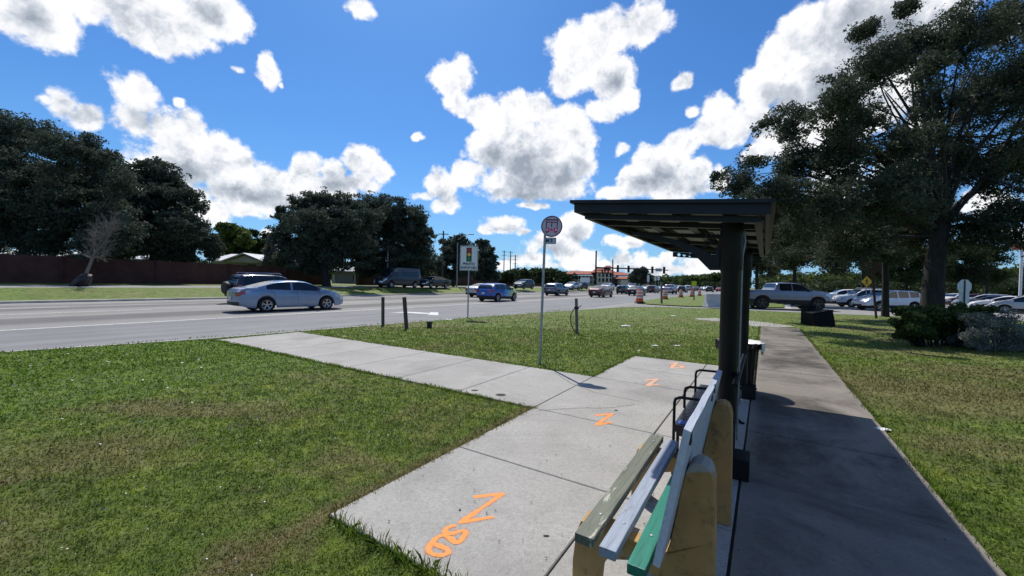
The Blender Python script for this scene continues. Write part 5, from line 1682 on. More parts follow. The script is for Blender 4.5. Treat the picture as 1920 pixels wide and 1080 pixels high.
def tree(name, label, cat, base, trunk_top, r0, blobs, n_clusters, n_leaves, leaf, leafmat, barkmat='bark', group=None, cl_r=(0.35, 0.6), limbs=26, leanbits=(), shell=0.5, clump=1.0, thr=.595):
    """blobs: list of (Vector centre, radius)"""
    base = Vector(base)
    r = thing(name, label, cat, base, 0, group)
    pts_ = foliage_points(blobs, n_leaves, base.z + 0.9, clump, thr)
    vs = leaf_quads(pts_ - np.array(base)[None, :], leaf)
    sel = pts_[RNG.integers(0, len(pts_), 400)]
    cs = [Vector(q) for q in sel]
    raw_mesh('crown', vs, 4, leafmat, r)
    mb = MB()
    tt = Vector(trunk_top)
    midp = base.lerp(tt, .5) + Vector((random.uniform(-.2, .2), 0, 0)) * r0 * 2
    pts = smooth_line([base - Vector((0, 0, .1)), base + (tt - base) * .15, midp, tt], 2)
    n = len(pts)
    mb.tube(pts, [r0 * (1.35 if i == 0 else 1.12 if i == 1 else 1.0) * (1 - .45 * i / (n - 1)) for i in range(n)], 12, False)
    idx = list(range(len(cs))); random.shuffle(idx)
    limb_tubes(mb, base.lerp(tt, .55), tt, r0, [b_[0] for b_ in blobs], r0 * .20, 6, .08, .85)
    limb_tubes(mb, tt, tt.lerp(Vector(blobs[0][0]), .5), r0, [cs[i] for i in idx[:limbs]], r0 * .07, 5, .08, .95)
    mb.v = [tuple(Vector(p) - base) for p in mb.v]
    mb.obj('trunk', barkmat, r, 60)
    return r


def pb(lst, Y, jit=0.0):
    """crown masses given by photo position and photo radius at distance Y"""
    out = []
    for t in lst:
        px, py, rp = t[:3]
        y = Y + (t[3] if len(t) > 3 else random.uniform(-jit, jit))
        out.append((D(px, py, y), rp * y / F))
    return out


def gpt(px, Y, z=0.0):
    d = ray(px, 540)
    return Vector((d.x * Y / d.y, Y, z))


# big live oak on the right
Yb = 16.5
blobs = pb([(1700, 95, 60), (1640, 135, 60), (1570, 195, 62), (1485, 235, 48), (1432, 232, 26), (1800, 70, 75), (1885, 45, 60), (1930, 150, 90), (1830, 190, 75), (1745, 195, 55), (1690, 270, 75), (1580, 295, 70), (1490, 310, 52),
            (1780, 320, 85), (1900, 300, 90), (1660, 370, 85), (1540, 385, 70), (1450, 365, 58), (1385, 350, 44), (1410, 300, 30), (1425, 395, 45), (1870, 420, 60), (1730, 430, 60), (1590, 455, 60), (1970, 420, 70), (1620, 60, 30), (1700, 20, 32), (1340, 335, 14), (2000, 60, 80), (2040, 260, 110), (1480, 430, 55, 3), (1420, 425, 40, 4), (1560, 490, 42, 4), (1650, 470, 48, 4), (1480, 485, 40, 6), (1740, 130, 40), (1600, 240, 60)], Yb, 2.4)
tree('oak_tree', 'huge dark live oak over the right verge with its thick trunk behind the bush', 'tree', gpt(1747, Yb, 0), D(1768, 395, Yb), 0.46, blobs, 620, 350000, 0.050, 'oak_leaf', 'bark', None, (0.22, 0.5), 50, (), .6, .62, .622)
# slim tree in front of the parked crossover
Yc = 24
tree('oak_tree', 'slimmer oak with a forked trunk in front of the parked crossover', 'tree', gpt(1662, Yc, 0), D(1658, 455, Yc), 0.22, pb([(1600, 420, 60), (1660, 410, 60), (1720, 400, 55), (1560, 455, 45), (1690, 450, 30)], Yc, 2), 150, 80000, 0.075, 'oak_leaf', 'bark', 'oaks shading the car park', (.28, .55), 20)
for (px, Y, lst, lb) in ((1490, 40, [(1440, 420, 45), (1490, 400, 60), (1550, 410, 60), (1470, 455, 48), (1540, 460, 50), (1500, 485, 30)], 'oak standing behind the driveway pickup cab'),
                          (1618, 46, [(1590, 430, 50), (1640, 440, 45), (1600, 475, 36), (1650, 480, 32)], 'oak beyond the white parked SUV'),
                          (1420, 48, [(1400, 430, 40), (1435, 460, 42), (1405, 485, 30), (1440, 495, 28)], 'oak seen between the far column and the pickup bed'),
                          (1850, 60, [(1790, 470, 40), (1850, 475, 38), (1815, 510, 30), (1770, 505, 35), (1860, 520, 25)], 'dark oak behind the silver sign back'),
                          (1700, 58, [(1690, 480, 38), (1730, 490, 40), (1700, 520, 25), (1650, 510, 28)], 'oak behind the big trunk at the car park')):
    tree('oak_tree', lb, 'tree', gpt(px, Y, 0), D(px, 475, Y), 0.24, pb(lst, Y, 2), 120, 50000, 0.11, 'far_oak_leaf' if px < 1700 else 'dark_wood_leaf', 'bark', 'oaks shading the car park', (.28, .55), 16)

# left oaks behind the wall
Y1 = 33
tree('oak_tree', 'tall dark oak at the left picture edge behind the wall', 'tree', gpt(45, Y1 + 3, .7), D(50, 400, Y1 + 3), 0.5,
     pb([(15, 255, 48), (75, 255, 42), (-50, 270, 80), (30, 320, 70), (120, 285, 42), (165, 270, 30), (-30, 380, 90), (90, 370, 75), (160, 340, 55), (40, 430, 60), (140, 420, 55), (200, 320, 34), (210, 290, 18), (-90, 440, 80), (90, 455, 40), (205, 400, 50), (180, 455, 40), (225, 345, 34), (190, 300, 30), (230, 430, 45)], Y1 + 3, 2.5),
     330, 190000, 0.105, 'far_oak_leaf', 'bark', 'oaks behind the long wall', (.24, .5), 30)
tree('oak_tree', 'broad dark oak right of the leaning bare tree', 'tree', gpt(290, 42, .7), D(290, 440, 42), 0.5,
     pb([(255, 335, 38), (305, 335, 40), (345, 375, 36), (280, 385, 55), (340, 420, 40), (230, 400, 45), (300, 440, 55), (370, 450, 34), (240, 455, 45), (395, 468, 22), (340, 465, 35), (212, 355, 25)], 42, 2.5),
     260, 140000, 0.12, 'far_oak_leaf', 'bark', 'oaks behind the long wall', (.24, .5), 30)
# middle oaks
tree('oak_tree', 'spreading dark oak left of the passenger van with a thick pale trunk', 'tree', gpt(612, 47, .72), D(612, 490, 47), 0.55,
     pb([(545, 410, 30), (570, 385, 30), (610, 385, 34), (650, 390, 36), (530, 445, 30), (585, 430, 50), (640, 430, 55), (560, 470, 42), (620, 470, 45), (670, 465, 45), (535, 480, 25), (590, 492, 30), (690, 410, 30), (525, 400, 14)], 47, 2.5),
     270, 140000, 0.12, 'far_oak_leaf', 'bark', 'oaks behind the long wall', (.24, .5), 30)
tree('oak_tree', 'rounded dark oak directly above the passenger van', 'tree', gpt(733, 54, .72), D(733, 470, 54), 0.45,
     pb([(705, 390, 34), (745, 400, 32), (775, 410, 30), (720, 430, 50), (770, 445, 42), (800, 440, 22), (690, 470, 40), (740, 480, 42), (790, 480, 34), (810, 495, 22), (735, 505, 30), (775, 508, 26), (690, 505, 28)], 54, 2.5),
     230, 120000, 0.125, 'far_oak_leaf', 'bark', 'oaks behind the long wall', (.24, .5), 26)
tree('oak_tree', 'smaller open oak behind the traffic camera sign', 'tree', gpt(850, 66, .75), D(850, 490, 66), 0.3,
     pb([(840, 460, 18), (865, 455, 18), (850, 480, 26), (880, 475, 22), (832, 495, 18), (870, 500, 26), (840, 515, 20)], 66, 2.5), 80, 14000, 0.22, 'far_oak_leaf', 'bark', 'oaks behind the long wall', (.3, .5), 16)
tree('oak_tree', 'rounded oak right of the traffic camera sign', 'tree', gpt(906, 70, .75), D(906, 500, 70), 0.3,
     pb([(905, 462, 16), (915, 478, 18), (895, 485, 20), (918, 498, 18), (905, 510, 24), (928, 516, 14)], 70, 2.5), 70, 16000, 0.22, 'far_oak_leaf', 'bark', 'oaks behind the long wall', (.3, .5), 16)
# lighter trees far behind the house roof
tree('pine_tree', 'loose sunlit green tree above the grey house gable', 'tree', gpt(432, 78, .8), D(432, 480, 78), 0.3,
     pb([(425, 432, 18), (445, 438, 18), (410, 445, 14), (440, 455, 24), (415, 465, 22), (460, 450, 16)], 78, 2), 60, 9000, 0.30, 'light_leaf', 'bark', 'trees far behind the houses', (.3, .5), 14)
tree('pine_tree', 'darker loose tree between the gable and the dead tree', 'tree', gpt(480, 82, .8), D(480, 470, 82), 0.3,
     pb([(478, 438, 12), (495, 443, 12), (465, 460, 20), (490, 465, 22), (470, 480, 24), (440, 478, 20)], 82, 2), 60, 8000, 0.30, 'dark_wood_leaf', 'bark', 'trees far behind the houses', (.3, .5), 14)
tree('cypress_tree', 'pale grey half bare conical tree above the navy SUV', 'tree', gpt(511, 52, .75), D(511, 455, 52), 0.18,
     pb([(512, 445, 9), (511, 458, 13), (509, 470, 17), (512, 482, 20), (510, 493, 18)], 52, .6), 70, 9000, 0.13, 'grey_leaf', 'pale_bark', None, (.35, .6), 40)


# leaning bare tree with its root ball
def bare_tree():
    b0 = P(147, 534, 0.5)
    Yt = 29.0
    b0 = D(150, 533, Yt); b0.z = 0.42
    r = thing('bare_tree', 'leafless pale tree leaning right out of a dark root ball on the median', 'tree', b0)
    mb = MB(); vs = []
    def grow(p, d, L, rad, lev):
        pts = [p]; n = 5
        for i in range(n):
            d2 = (d + Vector((random.uniform(-1, 1), random.uniform(-.6, .6), random.uniform(-.6, .8))) * .16).normalized()
            p = p + d2 * L / n; pts.append(p); d = d2
        mb.tube(pts, [rad * (1 - .6 * i / n) for i in range(n + 1)], 5 if lev else 8, False)
        if lev < 3:
            k = (14, 9, 5)[lev]
            for i in range(k):
                t = random.uniform(.25, 1.0)
                q = pts[min(n, int(t * n))]
                side = Vector((random.uniform(-1, 1), random.uniform(-.8, .8), random.uniform(-.5, .9)))
                dd = (d * .55 + side * .9).normalized()
                grow(q, dd, L * random.uniform(.35, .6), rad * .42, lev + 1)
    tip = D(175, 480, Yt) - b0
    tdir = (tip).normalized()
    p1 = tip
    mb.tube([Vector((0, 0, 0)), p1 * .5, p1], [.12, .10, .085], 10, False)
    grow(p1, (D(200, 430, Yt) - D(175, 480, Yt)).normalized(), 2.9, .06, 0)
    for tgt in ((232, 408), (160, 455), (215, 470), (150, 470), (185, 425), (225, 440), (170, 440), (205, 490)):
        grow(p1 * random.uniform(.85, 1.0), (D(tgt[0], tgt[1], Yt + random.uniform(-1, 1)) - b0 - p1).normalized(), (D(tgt[0], tgt[1], Yt) - b0 - p1).length * .8, .034, 1)
    mb.obj('trunk', 'pale_bark', r, 60)
    # root ball: lumpy dark mass
    mb = MB()
    mb.lathe([(0, -.35), (.45, -.3), (.55, .0), (.46, .4), (.30, .75), (0, .85)], seg=14)
    sh_ = (D(146, 522, Yt) - b0)
    mb.v = [(p[0] * 1.0 * random.uniform(.8, 1.2) + p[2] * .6, p[1] * random.uniform(.8, 1.1), p[2] * random.uniform(.85, 1.1) + .28) for p in mb.v]
    mb.obj('root_ball', 'sign_black', r)
bare_tree()

# far woods that read as one mass
def woods(name, label, px0, px1, top, Y, leafmat, n, leaf, rad):
    cs, rs = [], []
    for _ in range(n // 60):
        px = random.uniform(px0, px1); y = Y + random.uniform(0, 40)
        tz = D(px, np.interp(px, [t[0] for t in top], [t[1] for t in top]), Y).z
        z = random.uniform(.5, 1) ** .6 * (tz - rad) if random.random() < .6 else random.uniform(1, max(1.5, tz - rad))
        c = gpt(px, y, z)
        cs.append(tuple(c)); rs.append(rad * random.uniform(.6, 1.25))
    vs = leaf_cloud(cs, rs, [60] * len(cs), leaf)
    o = raw_mesh(name, vs, 4, leafmat); o['kind'] = 'stuff'; o['label'] = label
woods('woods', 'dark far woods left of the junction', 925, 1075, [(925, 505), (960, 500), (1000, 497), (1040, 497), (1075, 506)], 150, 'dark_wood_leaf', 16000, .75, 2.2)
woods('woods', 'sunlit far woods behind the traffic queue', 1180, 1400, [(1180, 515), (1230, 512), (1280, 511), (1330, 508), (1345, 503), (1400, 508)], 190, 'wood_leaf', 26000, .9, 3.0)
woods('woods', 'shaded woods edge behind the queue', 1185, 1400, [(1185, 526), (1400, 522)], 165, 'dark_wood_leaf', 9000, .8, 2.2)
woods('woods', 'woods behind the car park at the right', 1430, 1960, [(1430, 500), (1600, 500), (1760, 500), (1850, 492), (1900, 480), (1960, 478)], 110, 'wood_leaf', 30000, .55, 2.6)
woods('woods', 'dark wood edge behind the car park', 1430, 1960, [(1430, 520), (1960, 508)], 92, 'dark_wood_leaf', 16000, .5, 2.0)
tree('oak_tree', 'dark round tree right of the red roofed building', 'tree', gpt(1205, 100, 0), D(1205, 525, 100), .3, pb([(1195, 512, 10), (1207, 508, 10), (1188, 524, 12), (1205, 522, 13), (1216, 522, 9)], 100, 2), 50, 7000, .34, 'far_oak_leaf', 'bark', None, (.3, .5), 12)
# small trees beyond the median at the middle
for (px, Y, t_, lb) in ((985, 95, 505, 'small tree in the row right of the utility pylons'), (1015, 92, 506, 'small tree left of the bus sign pole'), (1055, 88, 512, 'low tree left of the red roofed building'), (950, 86, 508, 'bushy tree by the dark far SUV')):
    yb = 529
    tree('oak_tree', lb, 'tree', gpt(px, Y, .5), D(px, 522, Y), .18, pb([(px - 8, t_ + 12, 9), (px + 8, t_ + 12, 9), (px, t_ + 6, 8), (px - 4, t_ + 18, 10), (px + 8, t_ + 20, 8)], Y, 1.5), 36, 4500, .3, 'dark_wood_leaf', 'bark', 'small trees beyond the median', (.3, .55), 10)

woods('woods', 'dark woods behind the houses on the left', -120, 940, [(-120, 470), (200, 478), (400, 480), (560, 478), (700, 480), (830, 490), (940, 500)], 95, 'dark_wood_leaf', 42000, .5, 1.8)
# bushes on the right verge
def bush(name, label, px_list, Y, leafmat, n, leaf, twig, group=None, z=0.0):
    base = gpt(sum(p[0] for p in px_list) / len(px_list), Y, z)
    r = thing(name, label, 'bush', base, 0, group)
    bl = pb(px_list, Y, .5)
    cs, rs = [], []
    for c, rad in bl:
        for _ in range(14):
            d = Vector((random.gauss(0, 1), random.gauss(0, 1), random.gauss(0, 1))).normalized() * rad * random.random() ** .5
            q = c + d; q.z = max(.12, q.z)
            cs.append(q); rs.append(rad * .42)
    vs = leaf_cloud([tuple(c - base) for c in cs], rs, [max(1, n // len(cs))] * len(cs), leaf, .8)
    vs[:, 2] = np.maximum(vs[:, 2], .02)
    raw_mesh('foliage', vs, 4, leafmat, r)
    mb = MB()
    for c in cs[::2]:
        b0 = Vector((base.x + (c.x - base.x) * .55, base.y + (c.y - base.y) * .5, -.02)) - base
        mb.tube(smooth_line([b0, b0.lerp(c - base, .5) + Vector((0, 0, .12)), c - base], 1), [.02, .017, .014, .011, .008, .006], 5, False)
    mb.obj('stems', twig, r, 60)
bush('bush', 'dark green leafy bush at the foot of the big oak', [(1708, 600, 24), (1745, 594, 28), (1790, 592, 28), (1725, 622, 26), (1770, 620, 34), (1815, 600, 26), (1698, 618, 18), (1840, 590, 22)], 11.6, 'bush_leaf', 24000, .045, 'bark')
bush('bush', 'pale silvery twiggy bush right of the dark green one', [(1835, 612, 26), (1870, 618, 28), (1905, 612, 30), (1845, 636, 24), (1890, 640, 28), (1925, 640, 30), (1820, 632, 18), (1795, 640, 14), (1835, 605, 16), (1950, 620, 30), (1985, 640, 30)], 11.0, 'silver_leaf', 26000, .024, 'pale_bark')

# ------------------------------------------------------------------ buildings, wall, poles
mb = MB()
vv = list(range(-80, 92, 2)); n = 0
t_w = 0.25; U_W = 48.6
mb.hexa([W(U_W, -80, .4), W(U_W + t_w, -80, .4), W(U_W + t_w, 31, .4), W(U_W, 31, .4), W(U_W, -80, 3.2), W(U_W + t_w, -80, 3.2), W(U_W + t_w, 31, 2.8), W(U_W, 31, 2.8)])
o1 = thing('boundary_wall', 'long dark red brown wall behind the left verge', 'wall', W(U_W, -10, .7))
part(mb, 'wall', 'wall_brick', o1)
mb = MB()
for v in range(-76, 31, 6):
    mb.beam(W(U_W + .1, v, .5), W(U_W + .1, v, 3.24 - (v + 80) / 111 * .4), .36, .36)
part(mb, 'wall_piers', 'wall_brick', o1)
o2 = thing('boundary_wall', 'lower dark wall continuing behind the middle trees', 'wall', W(U_W, 60, .7))
mb = MB(); mb.hexa([W(U_W, 36, .4), W(U_W + t_w, 36, .4), W(U_W + t_w, 92, .4), W(U_W, 92, .4), W(U_W, 36, 2.5), W(U_W + t_w, 36, 2.5), W(U_W + t_w, 92, 2.3), W(U_W, 92, 2.3)]); part(mb, 'wall', 'wall_brick', o2)
mb = MB()
for v in range(37, 92, 6):
    mb.beam(W(U_W + .1, v, .5), W(U_W + .1, v, 2.55), .36, .36)
part(mb, 'wall_piers', 'wall_brick', o2)


def house(label, px0, px1, Y, eave_py, ridge_py, wallmat, roofmat, name='house', depth=9.0, gable=None, ext=.5):
    a = gpt(px0, Y, .75); b_ = gpt(px1, Y, .75)
    ze = D((px0 + px1) / 2, eave_py, Y).z; zr = D((px0 + px1) / 2, ridge_py, Y + depth / 2).z
    r = thing(name, label, 'house', (a + b_) / 2)
    x0, x1 = a.x, b_.x
    mb = MB(); mb.box(((x0 + x1) / 2, Y + depth / 2, (.6 + ze - .06) / 2 + .0), (x1 - x0, depth, ze - .06 - .6)); part(mb, 'wall', wallmat, r)
    mb = MB(); e = ext; t = .16
    pr = [Vector((x0 - e, Y - e, ze - .05)), Vector((x0 - e, Y + depth / 2, zr)), Vector((x0 - e, Y + depth + e, ze - .05)), Vector((x0 - e, Y + depth + e, ze - .05 - t)), Vector((x0 - e, Y + depth / 2, zr - t)), Vector((x0 - e, Y - e, ze - .05 - t))]
    mb.prism(pr, (x1 - x0 + 2 * e, 0, 0)); part(mb, 'roof', roofmat, r)
    if gable:
        g0, g1, gp = gable
        A_ = gpt(g0, Y - 1.0); B2 = gpt(g1, Y - 1.0); zp = D((g0 + g1) / 2, gp, Y - 1).z
        m_ = Vector(((A_.x + B2.x) / 2, Y - 1.0, zp))
        mb = MB(); mb.prism([Vector((A_.x + .3, Y - 1.0, ze - .3)), Vector((B2.x - .3, Y - 1.0, ze - .3)), m_ - Vector((0, 0, .25))], (0, 3.0, 0)); part(mb, 'gable', wallmat, r)
        mb = MB()
        for s_, e_ in ((A_, m_), (m_, B2)):
            p0 = Vector((s_.x, Y - 1.4, ze - .3 if s_ is A_ else zp)); p1 = Vector((e_.x, Y - 1.4, zp if e_ is m_ else ze - .3))
            up = Vector((0, 0, .14)); dd = Vector((0, 5.0, 0))
            mb.hexa([p0, p1, p1 + dd, p0 + dd, p0 + up, p1 + up, p1 + dd + up, p0 + dd + up])
        part(mb, 'gable_roof', roofmat, r)
    for k in range(3):
        fx = x0 + (x1 - x0) * (.2 + .3 * k)
        mb = MB(); mb.box((fx, Y - .02, ze - 1.1), (1.2, .06, 1.1)); w_ = part(mb, 'window', 'glass', r)
        mb = MB(); mb.box((fx, Y - .03, ze - 1.72), (1.4, .10, .08)); part(mb, 'sill', 'white_wall', w_)
    return r


house('house with pale grey roof and a cream gable over the wall', 398, 545, 58, 489, 477, 'house_wall', 'house_roof', 'house', 9, (415, 500, 476))
house('house whose pale roof edge shows behind the leaning bare tree', 196, 262, 54, 484, 477, 'house_wall', 'house_roof', 'house', 8)
house('house with a pale roof showing in slivers at the left edge', -60, 95, 46, 480, 468, 'house_wall', 'house_roof', 'house', 8)
# white garage house under the oak
r = house('low white house with a grey garage door under the middle oaks', 622, 690, 64, 508, 500, 'white_wall', 'garage_grey', 'house', 8)
mb = MB()
a, b_ = D(630, 528, 64), D(662, 508, 64)
mb.box(((a.x + b_.x) / 2, 63.95, (.75 + b_.z - .25) / 2), (b_.x - a.x, .08, b_.z - .25 - .75)); part(mb, 'garage_door', 'garage_grey', r)
mb = MB(); a, b_ = D(667, 528, 64), D(673, 509, 64); mb.box(((a.x + b_.x) / 2, 63.95, (.75 + b_.z) / 2), (b_.x - a.x, .08, b_.z - .75)); part(mb, 'door', 'sign_black', r)

# hotel-like building with red tile roofs at the junction
Yh = 150
r = thing('hotel_building', 'long cream building with red tile roofs behind the junction', 'building', gpt(1125, Yh, 0))
def blk(px0, px1, py_top, Y, dep, mat, nm='wall', z0=0.0):
    a, b_ = D(px0, py_top, Y), D(px1, py_top, Y)
    mb = MB(); mb.box(((a.x + b_.x) / 2, Y + dep / 2, (z0 + a.z) / 2), (b_.x - a.x, dep, a.z - z0)); return part(mb, nm, mat, r)
def tile_roof(px0, px1, py_eave, py_ridge, Y, dep):
    a, b_, c_ = D(px0, py_eave, Y), D(px1, py_eave, Y), D(px0, py_ridge, Y + dep / 2)
    ze = (a.z + b_.z) / 2
    mb = MB(); dx = (b_.x - a.x) * .12
    mb.add([(a.x - .8, Y - .8, ze), (b_.x + .8, Y - .8, ze), (b_.x + .8, Y + dep + .8, ze), (a.x - .8, Y + dep + .8, ze), (a.x + dx, Y + dep / 2, c_.z), (b_.x - dx, Y + dep / 2, c_.z)], [(0, 1, 5, 4), (1, 2, 5), (2, 3, 4, 5), (3, 0, 4), (3, 2, 1, 0)])
    part(mb, 'tile_roof', 'tile', r)
blk(1062, 1188, 516, Yh, 14, 'cream'); tile_roof(1060, 1190, 515, 507.5, Yh, 14)
blk(1120, 1150, 512, Yh - 4, 8, 'cream'); tile_roof(1118, 1152, 511, 503, Yh - 4, 8)
blk(1137, 1145, 503, Yh - 1, 2, 'cream', 'tower', 8); tile_roof(1136, 1146, 503, 498, Yh - 1, 2)
blk(1165, 1200, 524, Yh - 8, 8, 'cream'); tile_roof(1160, 1203, 523, 519, Yh - 8, 8)
for row, py in enumerate((520, 529)):
    for k in range(14):
        px = 1066 + k * 7
        if 1116 < px < 1153: continue
        c = D(px, py, Yh - .05); mb = MB(); mb.box(c, (.75, .12, 1.2)); part(mb, 'window', 'glass', r)
for k in range(4):
    for py in (516, 525):
        c = D(1124 + k * 7, py, Yh - 4.05); mb = MB(); mb.box(c, (.7, .12, 1.3)); part(mb, 'window', 'glass', r)
# white sign before the trees
c = D(1097, 525, 120); sg = thing('monument_sign', 'wide white sign board before the red roofed building', 'sign', Vector((c.x, c.y, 0)))
mb = MB(); mb.box(c, (17 * 120 / F, .3, 9 * 120 / F)); part(mb, 'board', 'sign_white', sg)
mb = MB()
for s_ in (-1, 1): mb.box((c.x + s_ * 1.0, c.y + .05, c.z / 2 - .3), (.2, .2, c.z - .6))
part(mb, 'posts', 'galv', sg)
text_mesh('Inn & Suites', .42, 'sign_green', 'lettering', sg, Matrix.Translation((0, -.17, c.z)) @ Matrix.Rotation(R_(90), 4, 'X')) if False else None

# traffic signal mast arm
Ym = 72
b0 = gpt(1116.5, Ym, 0); tp = D(1118, 470, Ym)
ma = thing('signal_mast', 'dark traffic signal mast with a long arm over the junction', 'traffic signal', b0)
mb = MB(); mb.tube([b0, tp], [.19, .13], 12); part(mb, 'mast', 'black_metal', ma, 50)
a0, a1 = D(1117.8, 501.8, Ym), D(1253, 506.8, Ym)
mb = MB(); mb.tube([a0, a0.lerp(a1, .5) + Vector((0, 0, .05)), a1], [.15, .11, .07], 10); part(mb, 'arm', 'black_metal', ma, 50)
for px, hgt in ((1158, 1.25), (1178, 1.25), (1222.5, 1.25), (1244.5, 1.25)):
    t = (px - 1117.8) / (1253 - 1117.8); q0 = a0.lerp(a1, t)
    mb = MB(); mb.box(q0 + Vector((0, -.16, -.05)), (.36, .22, hgt)); hd = part(mb, 'signal_head', 'sign_black', ma)
    mb = MB()
    for k in (-1, 0, 1): mb.lathe([(.10, 0), (.13, 0), (.13, -.22), (.10, -.22)], (q0.x, q0.y - .27, q0.z - .05 + k * .38), 12, 'Y', True)
    part(mb, 'visors', 'sign_black', hd)
q0 = a0.lerp(a1, (1234.5 - 1117.8) / 135.2)
mb = MB(); mb.box(q0 + Vector((0, -.1, .0)), (1.1, .04, .55)); part(mb, 'street_name_sign', 'plate_grey', ma)
mast2 = thing('signal_mast', 'thinner dark signal mast right of the tall one, before the red roofs', 'traffic signal', gpt(1149, 98, 0))
mb = MB(); tp = D(1149, 486, 98); mb.tube([gpt(1149, 98, 0), tp], [.2, .13], 10); part(mb, 'mast', 'black_metal', mast2, 50)
p0, p1 = D(1149, 506, 98), D(1120, 507, 98)
mb = MB(); mb.tube([p0, p1], .09, 8); part(mb, 'arm', 'black_metal', mast2, 50)
for px in (1129, 1134, 1140):
    c = D(px, 509, 98); mb = MB(); mb.box(c + Vector((0, -.15, 0)), (.35, .22, 1.0)); part(mb, 'signal_head', 'sign_black', mast2)

# poles left of the centre
def pole(px_t, py_t, Y, r0, mat, name, label, arms=(), group=None, lamp=None):
    tp = D(px_t, py_t, Y); b0 = Vector((tp.x, tp.y, .5)); r = thing(name, label, 'pole', b0, 0, group)
    mb = MB(); mb.tube([b0, tp], [r0, r0 * .75], 10); part(mb, 'shaft', mat, r, 50)
    for dz, w in arms:
        mb = MB(); mb.beam(tp + Vector((-w / 2, 0, -dz)), tp + Vector((w / 2, 0, -dz)), .12, .12); part(mb, 'crossarm', mat, r)
    if lamp:
        q0 = D(lamp[0], lamp[1], Y); q1 = D(lamp[2], lamp[3], Y)
        mb = MB(); mb.tube(smooth_line([q0, q0.lerp(q1, .4) + Vector((0, 0, .25)), q1], 2), .05, 8); part(mb, 'lamp_arm', mat, r, 50)
        mb = MB(); mb.box(q1 + Vector((.2, 0, -.03)), (.7, .25, .14)); o = part(mb, 'lamp_head', 'galv', r); bv = o.modifiers.new('edge', 'BEVEL'); bv.width = .04
    return r
pole(831.5, 433, 62, .15, 'rail_wood', 'utility_pole', 'tallest wooden utility pole by the end of the middle oaks', ((.5, 1.6),))
pole(851.5, 440, 66, .13, 'rail_wood', 'utility_pole', 'second wooden utility pole near the traffic camera sign', ((.4, 1.2),))
pole(858, 455, 60, .10, 'galv', 'street_lamp', 'grey street lamp with an arm reaching right over the trees', (), None, (858, 450, 882, 439))
pole(727.5, 462, 50.5, .10, 'galv', 'lamp_post', 'pale bare post rising behind the passenger van')
for px, py, lb in ((945.5, 470, 'leftmost of three far power poles with crossarms'), (957.5, 471, 'middle of three far power poles with crossarms'), (966.5, 478, 'rightmost and lowest of three far power poles')):
    pole(px, py, 150, .22, 'rail_wood', 'power_pole', lb, ((.4, 2.0), (1.8, 2.0), (3.2, 1.6)), 'far power poles')

# ------------------------------------------------------------------ grass blades and weeds on the near lawn
def inside_lawn(u, v):
    kin_v = np.array([p[1] for p in k_in][::1]); kin_u = np.array([p[0] for p in k_in])
    lim = np.interp(v, kin_v[:9], kin_u[:9])
    ok = (u < lim) & (v < 31.5)
    ok &= ~((u > -1.175) & (u < 0.14) & (v < 19.25))
    ok &= ~((u > 0.13) & (u < 2.415) & (v > 1.62) & (v < 8.94))
    ok &= ~((u > 2.3) & (u < 11.6) & (v > 4.44) & (v < 6.47))
    return ok


def blades(n, rmin, rmax, hmin, hmax, wd, spread, px_lim=(-80, 2000)):
    # uniform in the visible wedge, density falling with distance
    az0, az1 = math.atan((px_lim[0] - 960) / F), math.atan((px_lim[1] - 960) / F)
    az = RNG.uniform(az0, az1, n); rr = rmin * (rmax / rmin) ** RNG.random(n)
    x = rr * np.sin(az); y = rr * np.cos(az)
    u = -CD * x + SD * y; v = SD * x + CD * y
    ok = inside_lawn(u, v)
    x, y, rr = x[ok], y[ok], rr[ok]; n = len(x)
    sc = np.clip(rr / 3.0, 1.0, 4.0)
    h = RNG.uniform(hmin, hmax, n) * np.clip(sc, 1, 1.6); w = wd * sc * RNG.uniform(.7, 1.4, n)
    th = RNG.uniform(0, 2 * math.pi, n); lean = RNG.uniform(.1, spread, n)
    bx = np.stack([np.cos(th), np.sin(th), np.zeros(n)], 1) * w[:, None] / 2
    ph = th + math.pi / 2 + RNG.uniform(-.6, .6, n)
    tip = np.stack([np.cos(ph) * h * lean, np.sin(ph) * h * lean, h * np.sqrt(np.maximum(.08, 1 - np.minimum(lean, .95) ** 2))], 1)
    b0 = np.stack([x, y, np.full(n, -.005)], 1)
    mid = b0 + tip * .55 + np.array([0, 0, .004]); 
    return np.stack([b0 - bx, b0 + bx, mid + bx * .8, b0 + tip, mid - bx * .8], 1).reshape(-1, 3)


bl = np.concatenate([blades(280000, 1.3, 14, .010, .030, .0045, 1.15), blades(130000, 1.3, 20, .008, .020, .012, 1.6), blades(60000, 9, 34, .015, .04, .006, 1.0)])
o = raw_mesh('grass', bl, 5, 'blades'); o['kind'] = 'stuff'; o['label'] = 'short grass and weeds covering the near lawn'
